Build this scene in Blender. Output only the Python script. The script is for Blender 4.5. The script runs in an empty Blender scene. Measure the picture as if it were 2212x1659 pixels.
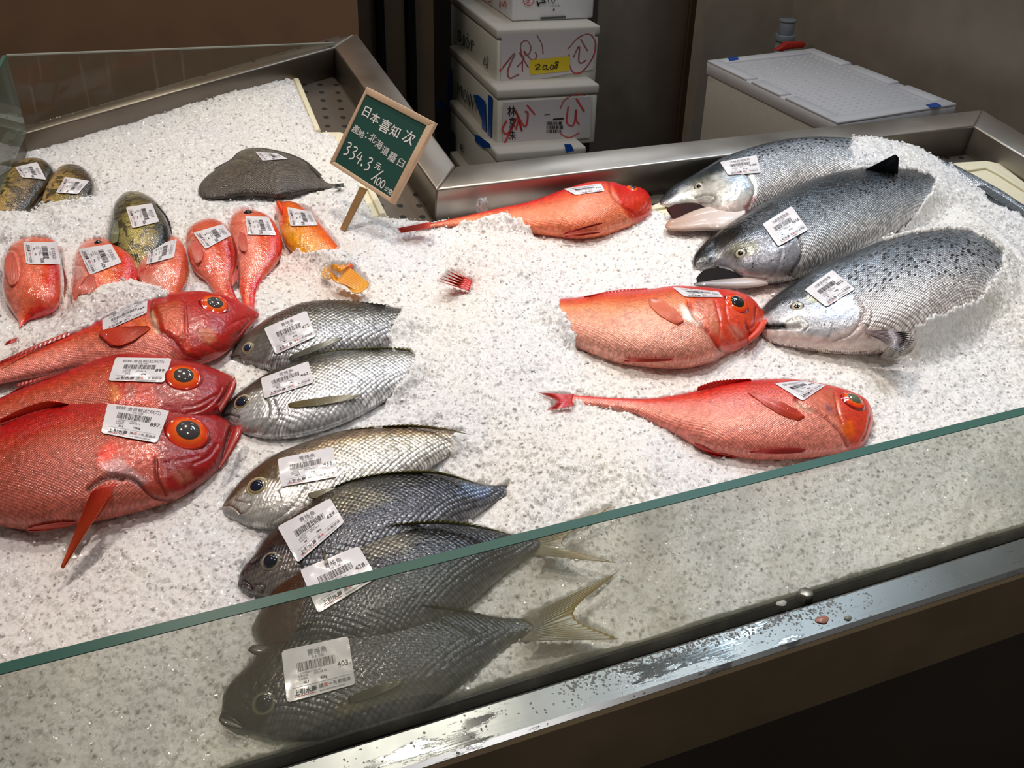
import bpy, math, random
import numpy as np
from mathutils import Vector, Matrix
from mathutils.bvhtree import BVHTree

# ------------------------------------------------------------------ camera
W, H, F = 2212, 1659, 2227.0
CX, CY = W / 2, H / 2
X_ = np.array([7000 - CX, -320 - CY, F]); X_ /= np.linalg.norm(X_)
D_ = np.array([1000 - CX, 4600 - CY, F]); D_ -= X_ * (X_ @ D_); D_ /= np.linalg.norm(D_)
Y_ = np.cross(-D_, X_)
R = np.stack([X_, Y_, -D_])                      # camera axes -> world
CAM = np.array([0, 0, 1.50])
scene = bpy.context.scene
COL = scene.collection
cd = bpy.data.cameras.new('camera'); cam = bpy.data.objects.new('camera', cd); COL.objects.link(cam)
cd.sensor_width = 36; cd.lens = F / W * 36; cd.clip_start = .05; cd.clip_end = 60
M = Matrix.Identity(4)
r, u, b = R[:, 0], -R[:, 1], -R[:, 2]
for i in range(3):
    M[i][0], M[i][1], M[i][2], M[i][3] = r[i], u[i], b[i], CAM[i]
cam.matrix_world = M
scene.camera = cam

# ------------------------------------------------------------------ light and exposure
scene.view_settings.view_transform = 'Standard'
scene.view_settings.look = 'None'
scene.view_settings.exposure = 0.0
scene.view_settings.gamma = 1
scene.view_settings.use_curve_mapping = False
wd = bpy.data.worlds.new('world'); scene.world = wd; wd.use_nodes = True
wd.node_tree.nodes['Background'].inputs[0].default_value = (1.0, .92, .85, 1)
wd.node_tree.nodes['Background'].inputs[1].default_value = 0.13

def lamp(name, loc, target, power, color, size=.06, angle=70, blend=.8, typ='SPOT', sx=.3, sy=.3):
    ld = bpy.data.lights.new(name, typ); ld.energy = power; ld.color = color
    if typ == 'SPOT':
        ld.spot_size = math.radians(angle); ld.spot_blend = blend; ld.shadow_soft_size = size
    else:
        ld.shape = 'RECTANGLE'; ld.size = sx; ld.size_y = sy
    o = bpy.data.objects.new(name, ld); COL.objects.link(o); o.location = loc
    o.rotation_euler = (Vector(target) - Vector(loc)).to_track_quat('-Z', 'Y').to_euler()
    return o
lamp('ceiling_spotlight', (-.15, 1.25, 2.85), (.12, 1.05, .85), 52, (1, .87, .80), .045, 62)
lamp('ceiling_spotlight', (.62, 1.75, 2.85), (.5, 1.2, .85), 52, (1, .91, .81), .045, 58)
lamp('ceiling_spotlight', (1.35, 1.35, 2.85), (1.15, 1.15, .85), 62, (.96, .97, 1), .045, 60)
lamp('ceiling_spotlight', (.75, .45, 2.85), (.75, .85, .85), 23, (1, .93, .87), .045, 62)
lamp('ceiling_panel_or_fill', (.64, 1.86, 2.88), (.64, 1.1, .8), 2.2, (1, .86, .62), typ='AREA', sx=.22, sy=.16)
lamp('ceiling_panel_or_fill', (1.87, 1.87, 2.88), (1.3, 1.2, .8), 12, (.70, .84, 1), typ='AREA', sx=.8, sy=.3)
lamp('ceiling_panel_or_fill', (2.1, 3.7, 2.88), (1.7, 2.8, .8), 17, (.80, .88, 1), typ='AREA', sx=.7, sy=.25)
lamp('ceiling_panel_or_fill', (.15, 2.7, 2.9), (1.1, 3.6, 1.0), 11, (1, .88, .74), typ='AREA', sx=.6, sy=.2)  # added fill lamp, brightens the left sides of the box stack and the brown wall

# ------------------------------------------------------------------ frames of reference
TILT = math.radians(10); C10, S10 = math.cos(TILT), math.sin(TILT); Y0, BASE = .64, .80
def ray(px, py):
    return R @ np.array([px - CX, py - CY, F])
def rays(P):
    P = np.asarray(P, float)
    return np.stack([P[:, 0] - CX, P[:, 1] - CY, np.full(len(P), F)], 1) @ R.T
def wl(p):                                        # bed coordinates (x, y along the slope, h above it) -> world
    p = np.asarray(p, float)
    return np.stack([p[..., 0], Y0 + p[..., 1] * C10 - p[..., 2] * S10, BASE + p[..., 1] * S10 + p[..., 2] * C10], -1)
def lw(P):
    P = np.asarray(P, float)
    y, z = P[..., 1] - Y0, P[..., 2] - BASE
    return np.stack([P[..., 0], y * C10 + z * S10, -y * S10 + z * C10], -1)
NB = np.array([0, -S10, C10])
CAML = lw(CAM)
def bed(P, h=0):                                  # photograph points seen on the bed at height h (array or scalar)
    P = np.asarray(P, float); one = P.ndim == 1
    if one: P = P[None]
    d = rays(P); p0 = np.array([0, Y0, BASE])
    hh = np.broadcast_to(np.asarray(h, float), (len(P),))
    s = (hh - (CAM - p0) @ NB) / (d @ NB)
    out = lw(CAM + d * s[:, None])
    return out[0] if one else out
def proj(Pw):
    c = (np.asarray(Pw) - CAM) @ R
    return np.stack([CX + F * c[..., 0] / c[..., 2], CY + F * c[..., 1] / c[..., 2]], -1)
def onplane(P, P0, n):
    P = np.atleast_2d(np.asarray(P, float)); d = rays(P)
    s = ((np.asarray(P0) - CAM) @ n) / (d @ n)
    return CAM + d * s[:, None]

# ------------------------------------------------------------------ materials
def newmat(name):
    m = bpy.data.materials.new(name); m.use_nodes = True
    return m, m.node_tree.nodes, m.node_tree.links, m.node_tree.nodes['Principled BSDF']
def simple(name, col, rough=.5, metal=0, spec=.5, coat=0, bump=0, bscale=50, var=0):
    m, N, L, P = newmat(name)
    P.inputs['Base Color'].default_value = (*col, 1); P.inputs['Roughness'].default_value = rough
    P.inputs['Metallic'].default_value = metal; P.inputs['Specular IOR Level'].default_value = spec
    P.inputs['Coat Weight'].default_value = coat; P.inputs['Coat Roughness'].default_value = .08
    if bump or var:
        n = N.new('ShaderNodeTexNoise'); n.inputs['Scale'].default_value = bscale; n.inputs['Detail'].default_value = 5
        t = N.new('ShaderNodeTexCoord'); L.new(t.outputs['Object'], n.inputs['Vector'])
        if bump:
            b = N.new('ShaderNodeBump'); b.inputs['Strength'].default_value = bump; b.inputs['Distance'].default_value = .002
            L.new(n.outputs['Fac'], b.inputs['Height']); L.new(b.outputs['Normal'], P.inputs['Normal'])
        if var:
            mx = N.new('ShaderNodeMix'); mx.data_type = 'RGBA'
            mx.inputs[6].default_value = (*[c * (1 - var) for c in col], 1); mx.inputs[7].default_value = (*[min(1, c * (1 + var)) for c in col], 1)
            L.new(n.outputs['Fac'], mx.inputs[0]); L.new(mx.outputs[2], P.inputs['Base Color'])
    return m
def steel(name, col, rough, scl=(3, 220, 220), water=False):
    m, N, L, P = newmat(name)
    P.inputs['Metallic'].default_value = .92
    t = N.new('ShaderNodeTexCoord'); mp = N.new('ShaderNodeMapping'); mp.inputs['Scale'].default_value = scl
    n = N.new('ShaderNodeTexNoise'); n.inputs['Scale'].default_value = 1; n.inputs['Detail'].default_value = 4
    L.new(t.outputs['Object'], mp.inputs[0]); L.new(mp.outputs[0], n.inputs['Vector'])
    n2 = N.new('ShaderNodeTexNoise'); n2.inputs['Scale'].default_value = 9; n2.inputs['Detail'].default_value = 6
    L.new(t.outputs['Object'], n2.inputs['Vector'])
    mr = N.new('ShaderNodeMapRange'); mr.inputs['To Min'].default_value = rough - .1; mr.inputs['To Max'].default_value = rough + .14
    L.new(n2.outputs['Fac'], mr.inputs[0]); L.new(mr.outputs[0], P.inputs['Roughness'])
    mx = N.new('ShaderNodeMix'); mx.data_type = 'RGBA'
    mx.inputs[6].default_value = (*[c * .72 for c in col], 1); mx.inputs[7].default_value = (*[min(1, c * 1.2) for c in col], 1)
    L.new(n2.outputs['Fac'], mx.inputs[0]); L.new(mx.outputs[2], P.inputs['Base Color'])
    b = N.new('ShaderNodeBump'); b.inputs['Strength'].default_value = .12; b.inputs['Distance'].default_value = .0006
    L.new(n.outputs['Fac'], b.inputs['Height'])
    if water:
        n3 = N.new('ShaderNodeTexNoise'); n3.inputs['Scale'].default_value = 14; n3.inputs['Detail'].default_value = 8; n3.inputs['Roughness'].default_value = .7
        mp3 = N.new('ShaderNodeMapping'); mp3.inputs['Scale'].default_value = (.5, 2.2, 1); L.new(t.outputs['Object'], mp3.inputs[0]); L.new(mp3.outputs[0], n3.inputs['Vector'])
        st = N.new('ShaderNodeMapRange'); st.inputs['From Min'].default_value = .54; st.inputs['From Max'].default_value = .57
        L.new(n3.outputs['Fac'], st.inputs[0])
        b2 = N.new('ShaderNodeBump'); b2.inputs['Strength'].default_value = .12; b2.inputs['Distance'].default_value = .0006; mw = N.new('ShaderNodeMapRange'); mw.inputs['To Min'].default_value = rough + .06; mw.inputs['To Max'].default_value = .10; L.new(st.outputs[0], mw.inputs[0]); L.new(mw.outputs[0], P.inputs['Roughness'])
        L.new(st.outputs[0], b2.inputs['Height']); L.new(b.outputs['Normal'], b2.inputs['Normal']); L.new(b2.outputs['Normal'], P.inputs['Normal'])
    else:
        L.new(b.outputs['Normal'], P.inputs['Normal'])
    return m
def attr_mat(name, rough=.3, coat=.4, metal=False, bump=.15, bscale=400, spec=.5, coatr=.05):
    m, N, L, P = newmat(name)
    a = N.new('ShaderNodeAttribute'); a.attribute_name = 'col'; L.new(a.outputs['Color'], P.inputs['Base Color'])
    P.inputs['Roughness'].default_value = rough; P.inputs['Coat Weight'].default_value = coat; P.inputs['Coat Roughness'].default_value = coatr
    P.inputs['Specular IOR Level'].default_value = spec
    if bump:
        t = N.new('ShaderNodeTexCoord'); n = N.new('ShaderNodeTexNoise'); n.inputs['Scale'].default_value = bscale
        L.new(t.outputs['Object'], n.inputs['Vector'])
        b = N.new('ShaderNodeBump'); b.inputs['Strength'].default_value = bump; b.inputs['Distance'].default_value = .001
        L.new(n.outputs['Fac'], b.inputs['Height']); L.new(b.outputs['Normal'], P.inputs['Normal'])
    return m
def fish_mat(name, cell=.006, ratio=1.0, dark=.5, light=1.2, bump=.7, rough=.28, coat=.5, spots=0, spotscale=90, mottle=0, mottlecol=(0, 0, 0), msc=25, glit=.35):
    m, N, L, P = newmat(name)
    def math_(op, a, b=None, clamp=False):
        n = N.new('ShaderNodeMath'); n.operation = op; n.use_clamp = clamp
        for i, v in enumerate((a, b)):
            if v is None: continue
            if isinstance(v, (int, float)): n.inputs[i].default_value = v
            else: L.new(v, n.inputs[i])
        return n.outputs[0]
    def mr(v, a, b_, c, d, smooth=True):
        n = N.new('ShaderNodeMapRange'); n.interpolation_type = 'SMOOTHSTEP' if smooth else 'LINEAR'
        for i, q in enumerate((a, b_, c, d)): n.inputs[i + 1].default_value = q
        L.new(v, n.inputs[0]); return n.outputs[0]
    ac = N.new('ShaderNodeAttribute'); ac.attribute_name = 'col'
    asc = N.new('ShaderNodeAttribute'); asc.attribute_name = 'sc'
    am = N.new('ShaderNodeAttribute'); am.attribute_name = 'met'
    uv = N.new('ShaderNodeUVMap')
    mp0 = N.new('ShaderNodeMapping'); mp0.inputs['Scale'].default_value = (1 / cell, ratio / cell, 1)
    mp = N.new('ShaderNodeMapping'); mp.inputs['Rotation'].default_value = (0, 0, math.radians(45))
    L.new(uv.outputs[0], mp0.inputs[0]); L.new(mp0.outputs[0], mp.inputs[0])
    v = N.new('ShaderNodeTexVoronoi'); v.voronoi_dimensions = '2D'; v.inputs['Scale'].default_value = 1; v.inputs['Randomness'].default_value = .16
    L.new(mp.outputs[0], v.inputs['Vector'])
    edge = mr(v.outputs['Distance'], .28, .62, 0, 1)
    f = mr(edge, 0, 1, light, dark, False)
    sep = N.new('ShaderNodeSeparateColor'); L.new(v.outputs['Color'], sep.inputs[0])
    rnd = mr(sep.outputs[0], 0, 1, 1 - glit, 1 + glit, False)
    f = math_('MULTIPLY', f, rnd)
    mixf = N.new('ShaderNodeMix'); mixf.inputs[2].default_value = 1.0
    L.new(asc.outputs['Fac'], mixf.inputs[0]); L.new(f, mixf.inputs[3])
    vm = N.new('ShaderNodeVectorMath'); vm.operation = 'SCALE'; L.new(ac.outputs['Color'], vm.inputs[0]); L.new(mixf.outputs[0], vm.inputs['Scale'])
    tc = N.new('ShaderNodeTexCoord')
    nn = N.new('ShaderNodeTexNoise'); nn.inputs['Scale'].default_value = 130; nn.inputs['Detail'].default_value = 6; nn.inputs['Roughness'].default_value = .7; L.new(tc.outputs['Object'], nn.inputs['Vector'])
    vm2 = N.new('ShaderNodeVectorMath'); vm2.operation = 'SCALE'; L.new(vm.outputs[0], vm2.inputs[0]); L.new(mr(nn.outputs['Fac'], .3, .7, .72, 1.28, False), vm2.inputs['Scale'])
    cur = vm2.outputs[0]
    if mottle:
        n = N.new('ShaderNodeTexNoise'); n.inputs['Scale'].default_value = msc; n.inputs['Detail'].default_value = 4; n.inputs['Distortion'].default_value = .6
        L.new(tc.outputs['Object'], n.inputs['Vector'])
        k = mr(n.outputs['Fac'], .46, .58, 0, mottle)
        mx = N.new('ShaderNodeMix'); mx.data_type = 'RGBA'; mx.inputs[7].default_value = (*mottlecol, 1)
        L.new(k, mx.inputs[0]); L.new(cur, mx.inputs[6]); cur = mx.outputs[2]
    if spots:
        asp = N.new('ShaderNodeAttribute'); asp.attribute_name = 'spot'
        v2 = N.new('ShaderNodeTexVoronoi'); v2.voronoi_dimensions = '2D'; v2.inputs['Scale'].default_value = spotscale
        L.new(uv.outputs[0], v2.inputs['Vector'])
        s2 = N.new('ShaderNodeSeparateColor'); L.new(v2.outputs['Color'], s2.inputs[0])
        th = math_('MULTIPLY', s2.outputs[0], .40)
        th = math_('MULTIPLY', th, asp.outputs['Fac'])
        k = math_('MULTIPLY', math_('LESS_THAN', v2.outputs['Distance'], th), spots)
        mx = N.new('ShaderNodeMix'); mx.data_type = 'RGBA'; mx.inputs[7].default_value = (.012, .013, .016, 1)
        L.new(k, mx.inputs[0]); L.new(cur, mx.inputs[6]); cur = mx.outputs[2]
    L.new(cur, P.inputs['Base Color'])
    L.new(am.outputs['Fac'], P.inputs['Metallic'])
    P.inputs['Roughness'].default_value = rough
    P.inputs['Coat Weight'].default_value = coat; P.inputs['Coat Roughness'].default_value = .06
    hgt = math_('MULTIPLY', math_('SUBTRACT', 1, v.outputs['Distance']), asc.outputs['Fac'])
    b = N.new('ShaderNodeBump'); b.inputs['Strength'].default_value = bump; b.inputs['Distance'].default_value = .0016
    L.new(hgt, b.inputs['Height'])
    n4 = N.new('ShaderNodeTexNoise'); n4.inputs['Scale'].default_value = 160; n4.inputs['Detail'].default_value = 4; L.new(tc.outputs['Object'], n4.inputs['Vector'])
    b2 = N.new('ShaderNodeBump'); b2.inputs['Strength'].default_value = .55; b2.inputs['Distance'].default_value = .0018
    L.new(n4.outputs['Fac'], b2.inputs['Height']); L.new(b.outputs['Normal'], b2.inputs['Normal'])
    L.new(b2.outputs['Normal'], P.inputs['Normal']); L.new(b2.outputs['Normal'], P.inputs['Coat Normal'])
    return m

MT = {}
MT['silver'] = fish_mat('silver_fish_skin', .0050, 1.0, .42, 1.35, .6, .28, .35)
MT['red'] = fish_mat('red_fish_skin', .0025, 1.0, .8, 1.18, .34, .34, .35, glit=.22)
MT['salmon'] = fish_mat('salmon_skin', .0052, 1.25, .42, 1.45, .7, .27, .25, spots=.95, spotscale=95)
MT['rock'] = fish_mat('rockfish_skin', .0024, 1.0, .93, 1.08, .15, .17, 1.0, mottle=.55, mottlecol=(.85, .18, .09), msc=18, glit=.15)
MT['orange'] = fish_mat('orange_fish_skin', .003, 1.0, .9, 1.1, .3, .22, .7, glit=.1)
MT['grouper'] = fish_mat('grouper_skin', .0024, 1.0, .88, 1.1, .22, .24, .7, mottle=.85, mottlecol=(.02, .017, .01), msc=75, glit=.2)
MT['flounder'] = fish_mat('flounder_skin', .0035, 1.0, .6, 1.4, .6, .4, .2, mottle=.5, mottlecol=(.035, .03, .027), msc=90, glit=.5)
MT['fin'] = attr_mat('fin_membrane', .3, .5, bump=.2)
MT['eye'] = attr_mat('eye_surface', .12, 1.0, bump=0, coatr=.02)
MT['flesh'] = attr_mat('mouth_flesh', .38, .35, bump=.6, bscale=110)
MT['cavity'] = attr_mat('mouth_cavity', .7, 0, bump=.2, spec=.15)
MT['paper'] = simple('sticker_paper', (.80, .79, .83), .22, spec=.6, coat=.35)
MT['ink'] = simple('black_ink', (.03, .03, .035), .4)
MT['redink'] = simple('red_ink', (.75, .07, .06), .4)
MT['greyink'] = simple('grey_ink', (.2, .2, .22), .4)

# ------------------------------------------------------------------ mesh helpers
def mesh_np(name, V, Fq, mats, parent=None, origin=None, smooth=True, attrs=None, uv=None, midx=None):
    V = np.asarray(V, np.float32)
    if parent is not None and origin is None: origin = np.array(parent['_o'])
    if origin is not None: V = V - np.asarray(origin, np.float32)
    me = bpy.data.meshes.new(name)
    if isinstance(Fq, np.ndarray):
        n, k = Fq.shape
        me.vertices.add(len(V)); me.vertices.foreach_set('co', V.ravel())
        me.loops.add(n * k); me.loops.foreach_set('vertex_index', Fq.ravel().astype(np.int32))
        me.polygons.add(n); me.polygons.foreach_set('loop_start', np.arange(0, n * k, k, dtype=np.int32))
        me.polygons.foreach_set('loop_total', np.full(n, k, np.int32))
        me.update(calc_edges=True)
    else:
        me.from_pydata([tuple(v) for v in V.tolist()], [], [list(f) for f in Fq])
    for m in (mats if isinstance(mats, (list, tuple)) else [mats]): me.materials.append(m)
    if attrs:
        for k_, a in attrs.items():
            a = np.asarray(a, np.float32)
            if a.ndim == 2:
                at = me.attributes.new(k_, 'FLOAT_COLOR', 'POINT')
                at.data.foreach_set('color', np.concatenate([a, np.ones((len(a), 1), np.float32)], 1).ravel())
            else:
                at = me.attributes.new(k_, 'FLOAT', 'POINT'); at.data.foreach_set('value', a)
    if uv is not None:
        ul = me.uv_layers.new(name='UVMap'); li = np.empty(len(me.loops), np.int32); me.loops.foreach_get('vertex_index', li)
        ul.data.foreach_set('uv', np.asarray(uv, np.float32)[li].ravel())
    if midx is not None: me.polygons.foreach_set('material_index', np.asarray(midx, np.int32))
    me.polygons.foreach_set('use_smooth', np.full(len(me.polygons), smooth))
    me.validate()
    o = bpy.data.objects.new(name, me); COL.objects.link(o)
    if parent is not None: o.parent = parent; o['_o'] = list(map(float, origin))
    elif origin is not None: o.location = origin
    return o
def tag(o, label=None, cat=None, group=None, kind=None):
    if label: o['label'] = label
    if cat: o['category'] = cat
    if group: o['group'] = group
    if kind: o['kind'] = kind
    return o
def thing(name, loc, label, cat, group=None):
    o = bpy.data.objects.new(name, None); COL.objects.link(o); o.location = loc; o['_o'] = list(map(float, loc))
    o.empty_display_size = .02
    return tag(o, label, cat, group)
def gridfaces(nu, nv, wrap=False, flip=False, base=0):
    i = np.arange(nu - 1)[:, None]; j = np.arange(nv if wrap else nv - 1)[None]
    a = i * nv + j; b = i * nv + (j + 1) % nv; c = (i + 1) * nv + (j + 1) % nv; d = (i + 1) * nv + j
    f = np.stack([a, b, c, d], -1).reshape(-1, 4) + base
    return f[:, ::-1] if flip else f
class MB:
    def __init__(s): s.v, s.f, s.m = [], [], []
    def add(s, V, Fs, mi=0):
        b0 = len(s.v); s.v += [tuple(map(float, p)) for p in V]; s.f += [tuple(b0 + i for i in f) for f in Fs]; s.m += [mi] * len(Fs)
    def prism(s, top, down, mi=0):                # top polygon (world pts), extruded by vector
        top = np.asarray(top, float); n = len(top); bot = top + np.asarray(down, float)
        s.add(np.concatenate([top, bot]), [tuple(range(n)), tuple(range(2 * n - 1, n - 1, -1))] + [(i, n + i, n + (i + 1) % n, (i + 1) % n) for i in range(n)], mi)
    def box(s, a, b_, mi=0):
        x0, y0, z0 = a; x1, y1, z1 = b_
        s.prism([(x0, y0, z1), (x1, y0, z1), (x1, y1, z1), (x0, y1, z1)], (0, 0, z0 - z1), mi)
    def profile_x(s, pts, x0, x1, mi=0):          # (y,z) outline swept along x
        n = len(pts)
        V = [(x0, y, z) for y, z in pts] + [(x1, y, z) for y, z in pts]
        s.add(V, [tuple(range(n)), tuple(range(2 * n - 1, n - 1, -1))] + [(i, n + i, n + (i + 1) % n, (i + 1) % n) for i in range(n)], mi)
    def cyl(s, c, r0, r1, h, n=32, mi=0, cap=True):
        V = [(c[0] + r0 * math.cos(a), c[1] + r0 * math.sin(a), c[2]) for a in np.linspace(0, 2 * math.pi, n, False)]
        V += [(c[0] + r1 * math.cos(a), c[1] + r1 * math.sin(a), c[2] + h) for a in np.linspace(0, 2 * math.pi, n, False)]
        s.add(V, [(i, (i + 1) % n, n + (i + 1) % n, n + i) for i in range(n)] + ([tuple(range(n))[::-1], tuple(range(n, 2 * n))] if cap else []), mi)
    def build(s, name, mats, parent=None, origin=None, smooth=False, bevel=0, segs=2):
        o = mesh_np(name, np.array(s.v), s.f, mats, parent, origin, smooth, midx=s.m)
        import bmesh
        bm = bmesh.new(); bm.from_mesh(o.data); bmesh.ops.recalc_face_normals(bm, faces=bm.faces); bm.to_mesh(o.data); bm.free()
        if bevel:
            md = o.modifiers.new('bevel', 'BEVEL'); md.width = bevel; md.segments = segs; md.limit_method = 'ANGLE'; md.angle_limit = math.radians(40)
            for p in o.data.polygons: p.use_smooth = True
        return o
def catmull(P, n, clus=0.0):
    P = np.asarray(P, float)
    d = np.r_[0, np.cumsum(np.linalg.norm(np.diff(P, axis=0), axis=1) ** .5)]
    d /= d[-1]
    Q = np.concatenate([[2 * P[0] - P[1]], P, [2 * P[-1] - P[-2]]])
    fine = []
    for i in range(len(P) - 1):
        p0, p1, p2, p3 = Q[i:i + 4]
        t = np.linspace(0, 1, 24, endpoint=(i == len(P) - 2))[:, None]
        fine.append(.5 * ((2 * p1) + (-p0 + p2) * t + (2 * p0 - 5 * p1 + 4 * p2 - p3) * t ** 2 + (-p0 + 3 * p1 - 3 * p2 + p3) * t ** 3))
    fine = np.concatenate(fine)
    L_ = np.r_[0, np.cumsum(np.linalg.norm(np.diff(fine, axis=0), axis=1))]
    t = np.linspace(0, 1, n); t = t + clus * (t * t - t) if clus else t
    return np.stack([np.interp(t * L_[-1], L_, fine[:, i]) for i in range(P.shape[1])], 1)
def inpoly(P, poly):
    P = np.asarray(P, float); poly = np.asarray(poly, float); ins = np.zeros(len(P), bool)
    x, y = P[:, 0], P[:, 1]; j = len(poly) - 1
    for i in range(len(poly)):
        xi, yi = poly[i]; xj, yj = poly[j]
        if yi != yj:
            ins ^= ((yi > y) != (yj > y)) & (x < (xj - xi) * (y - yi) / (yj - yi) + xi)
        j = i
    return ins
def dline(P, pts, closed=False):
    P = np.asarray(P, float); pts = np.asarray(pts, float); best = np.full(len(P), 1e9)
    n = len(pts)
    for i in range(n if closed else n - 1):
        a, b_ = pts[i], pts[(i + 1) % n]; ab = b_ - a; L2 = max(ab @ ab, 1e-9)
        t = np.clip(((P - a) @ ab) / L2, 0, 1)
        best = np.minimum(best, np.linalg.norm(P - a - t[:, None] * ab, axis=1))
    return best
def sd(P, poly):                                   # signed distance, inside positive
    d = dline(P, poly, True); return np.where(inpoly(P, poly), d, -d)
def sstep(x, a, b_):
    t = np.clip((x - a) / (b_ - a), 0, 1); return t * t * (3 - 2 * t)
_rs = np.random.RandomState(7)
_lat = _rs.rand(64, 64)
def vnoise(x, y):
    xi, yi = np.floor(x).astype(int), np.floor(y).astype(int); fx, fy = x - xi, y - yi
    fx, fy = fx * fx * (3 - 2 * fx), fy * fy * (3 - 2 * fy); g = lambda a, b_: _lat[a % 64, b_ % 64]
    return (g(xi, yi) * (1 - fx) + g(xi + 1, yi) * fx) * (1 - fy) + (g(xi, yi + 1) * (1 - fx) + g(xi + 1, yi + 1) * fx) * fy
def fbm(x, y, o=4):
    s, a, t = 0, 1, 0
    for i in range(o): s = s + a * vnoise(x * 2 ** i + 11.3 * i, y * 2 ** i + 5.7 * i); t += a; a *= .5
    return s / t

# ------------------------------------------------------------------ writing
_tc = {}
def text_mesh(s, bold=0):
    if (s, bold) in _tc: return _tc[(s, bold)]
    c = bpy.data.curves.new('t', 'FONT'); c.body = s; c.resolution_u = 2; c.offset = bold
    o = bpy.data.objects.new('t', c); COL.objects.link(o); bpy.context.view_layer.update()
    me = bpy.data.meshes.new_from_object(o.evaluated_get(bpy.context.evaluated_depsgraph_get()))
    V = np.array([v.co[:2] for v in me.vertices]) if len(me.vertices) else np.zeros((0, 2)); Fs = [tuple(p.vertices) for p in me.polygons]
    bpy.data.objects.remove(o); bpy.data.curves.remove(c); bpy.data.meshes.remove(me)
    _tc[(s, bold)] = (V, Fs); return V, Fs
class Ink:                                         # flat artwork in a sheet of w x h units, y down; map_ gives world points
    def __init__(s): s.v, s.f, s.m = [], [], []
    def raw(s, V, Fs, mi=0):
        b0 = len(s.v); s.v += [tuple(map(float, p)) for p in V]; s.f += [tuple(b0 + i for i in f) for f in Fs]; s.m += [mi] * len(Fs)
    def text(s, t, x, y, size, mi=0, bold=0, rot=0, align='l', sx=1, shear=0):
        V, Fs = text_mesh(t, bold)
        if not len(V): return
        V = V.copy(); w = V[:, 0].max()
        if align == 'c': V[:, 0] -= w / 2
        if align == 'r': V[:, 0] -= w
        V = V * size * np.array([sx, 1]); V[:, 1] *= -1; V[:, 0] += shear * V[:, 1]
        a = math.radians(rot); V = V @ np.array([[math.cos(a), math.sin(a)], [-math.sin(a), math.cos(a)]])
        s.raw(V + [x, y], Fs, mi)
    def rect(s, x0, y0, x1, y1, mi=0, n=1):
        V = []; Fs = []
        for i in range(n + 1):
            x = x0 + (x1 - x0) * i / n; V += [(x, y0), (x, y1)]
        for i in range(n): Fs.append((2 * i, 2 * i + 1, 2 * i + 3, 2 * i + 2))
        s.raw(V, Fs, mi)
    def bars(s, x0, y0, x1, y1, n, seed, mi=0, thr=.5):
        rg = random.Random(seed); x = x0; u_ = (x1 - x0) / n
        while x < x1:
            w = u_ * rg.choice([.5, .5, 1, 1.5]); s.rect(x, y0, min(x + w, x1), y1, mi); x += w + u_ * rg.choice([.5, .5, 1, 1.3])
    def stroke(s, P, w, mi=0, n=0):
        P = np.asarray(P, float)
        if n: P = catmull(P, n)
        T_ = np.gradient(P, axis=0); T_ /= np.linalg.norm(T_, axis=1)[:, None] + 1e-9
        N_ = np.stack([-T_[:, 1], T_[:, 0]], 1) * w / 2
        V = np.concatenate([P + N_, P - N_]); k = len(P)
        s.raw(V, [(i, i + 1, k + i + 1, k + i) for i in range(k - 1)], mi)
    def build(s, name, map_, mats, parent):
        P = map_(np.array(s.v)); return mesh_np(name, P, s.f, mats, parent, smooth=False, midx=s.m)
def quadmap(Q, w, h, off=0):                       # Q: TL,TR,BR,BL world
    Q = np.asarray(Q, float); n = np.cross(Q[1] - Q[0], Q[3] - Q[0]); n /= np.linalg.norm(n)
    if n @ (CAM - Q[0]) < 0: n = -n
    def f(P):
        a = (P[:, 0] / w)[:, None]; b_ = (P[:, 1] / h)[:, None]
        return Q[0] * (1 - a) * (1 - b_) + Q[1] * a * (1 - b_) + Q[2] * a * b_ + Q[3] * (1 - a) * b_ + n * off
    return f

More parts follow.
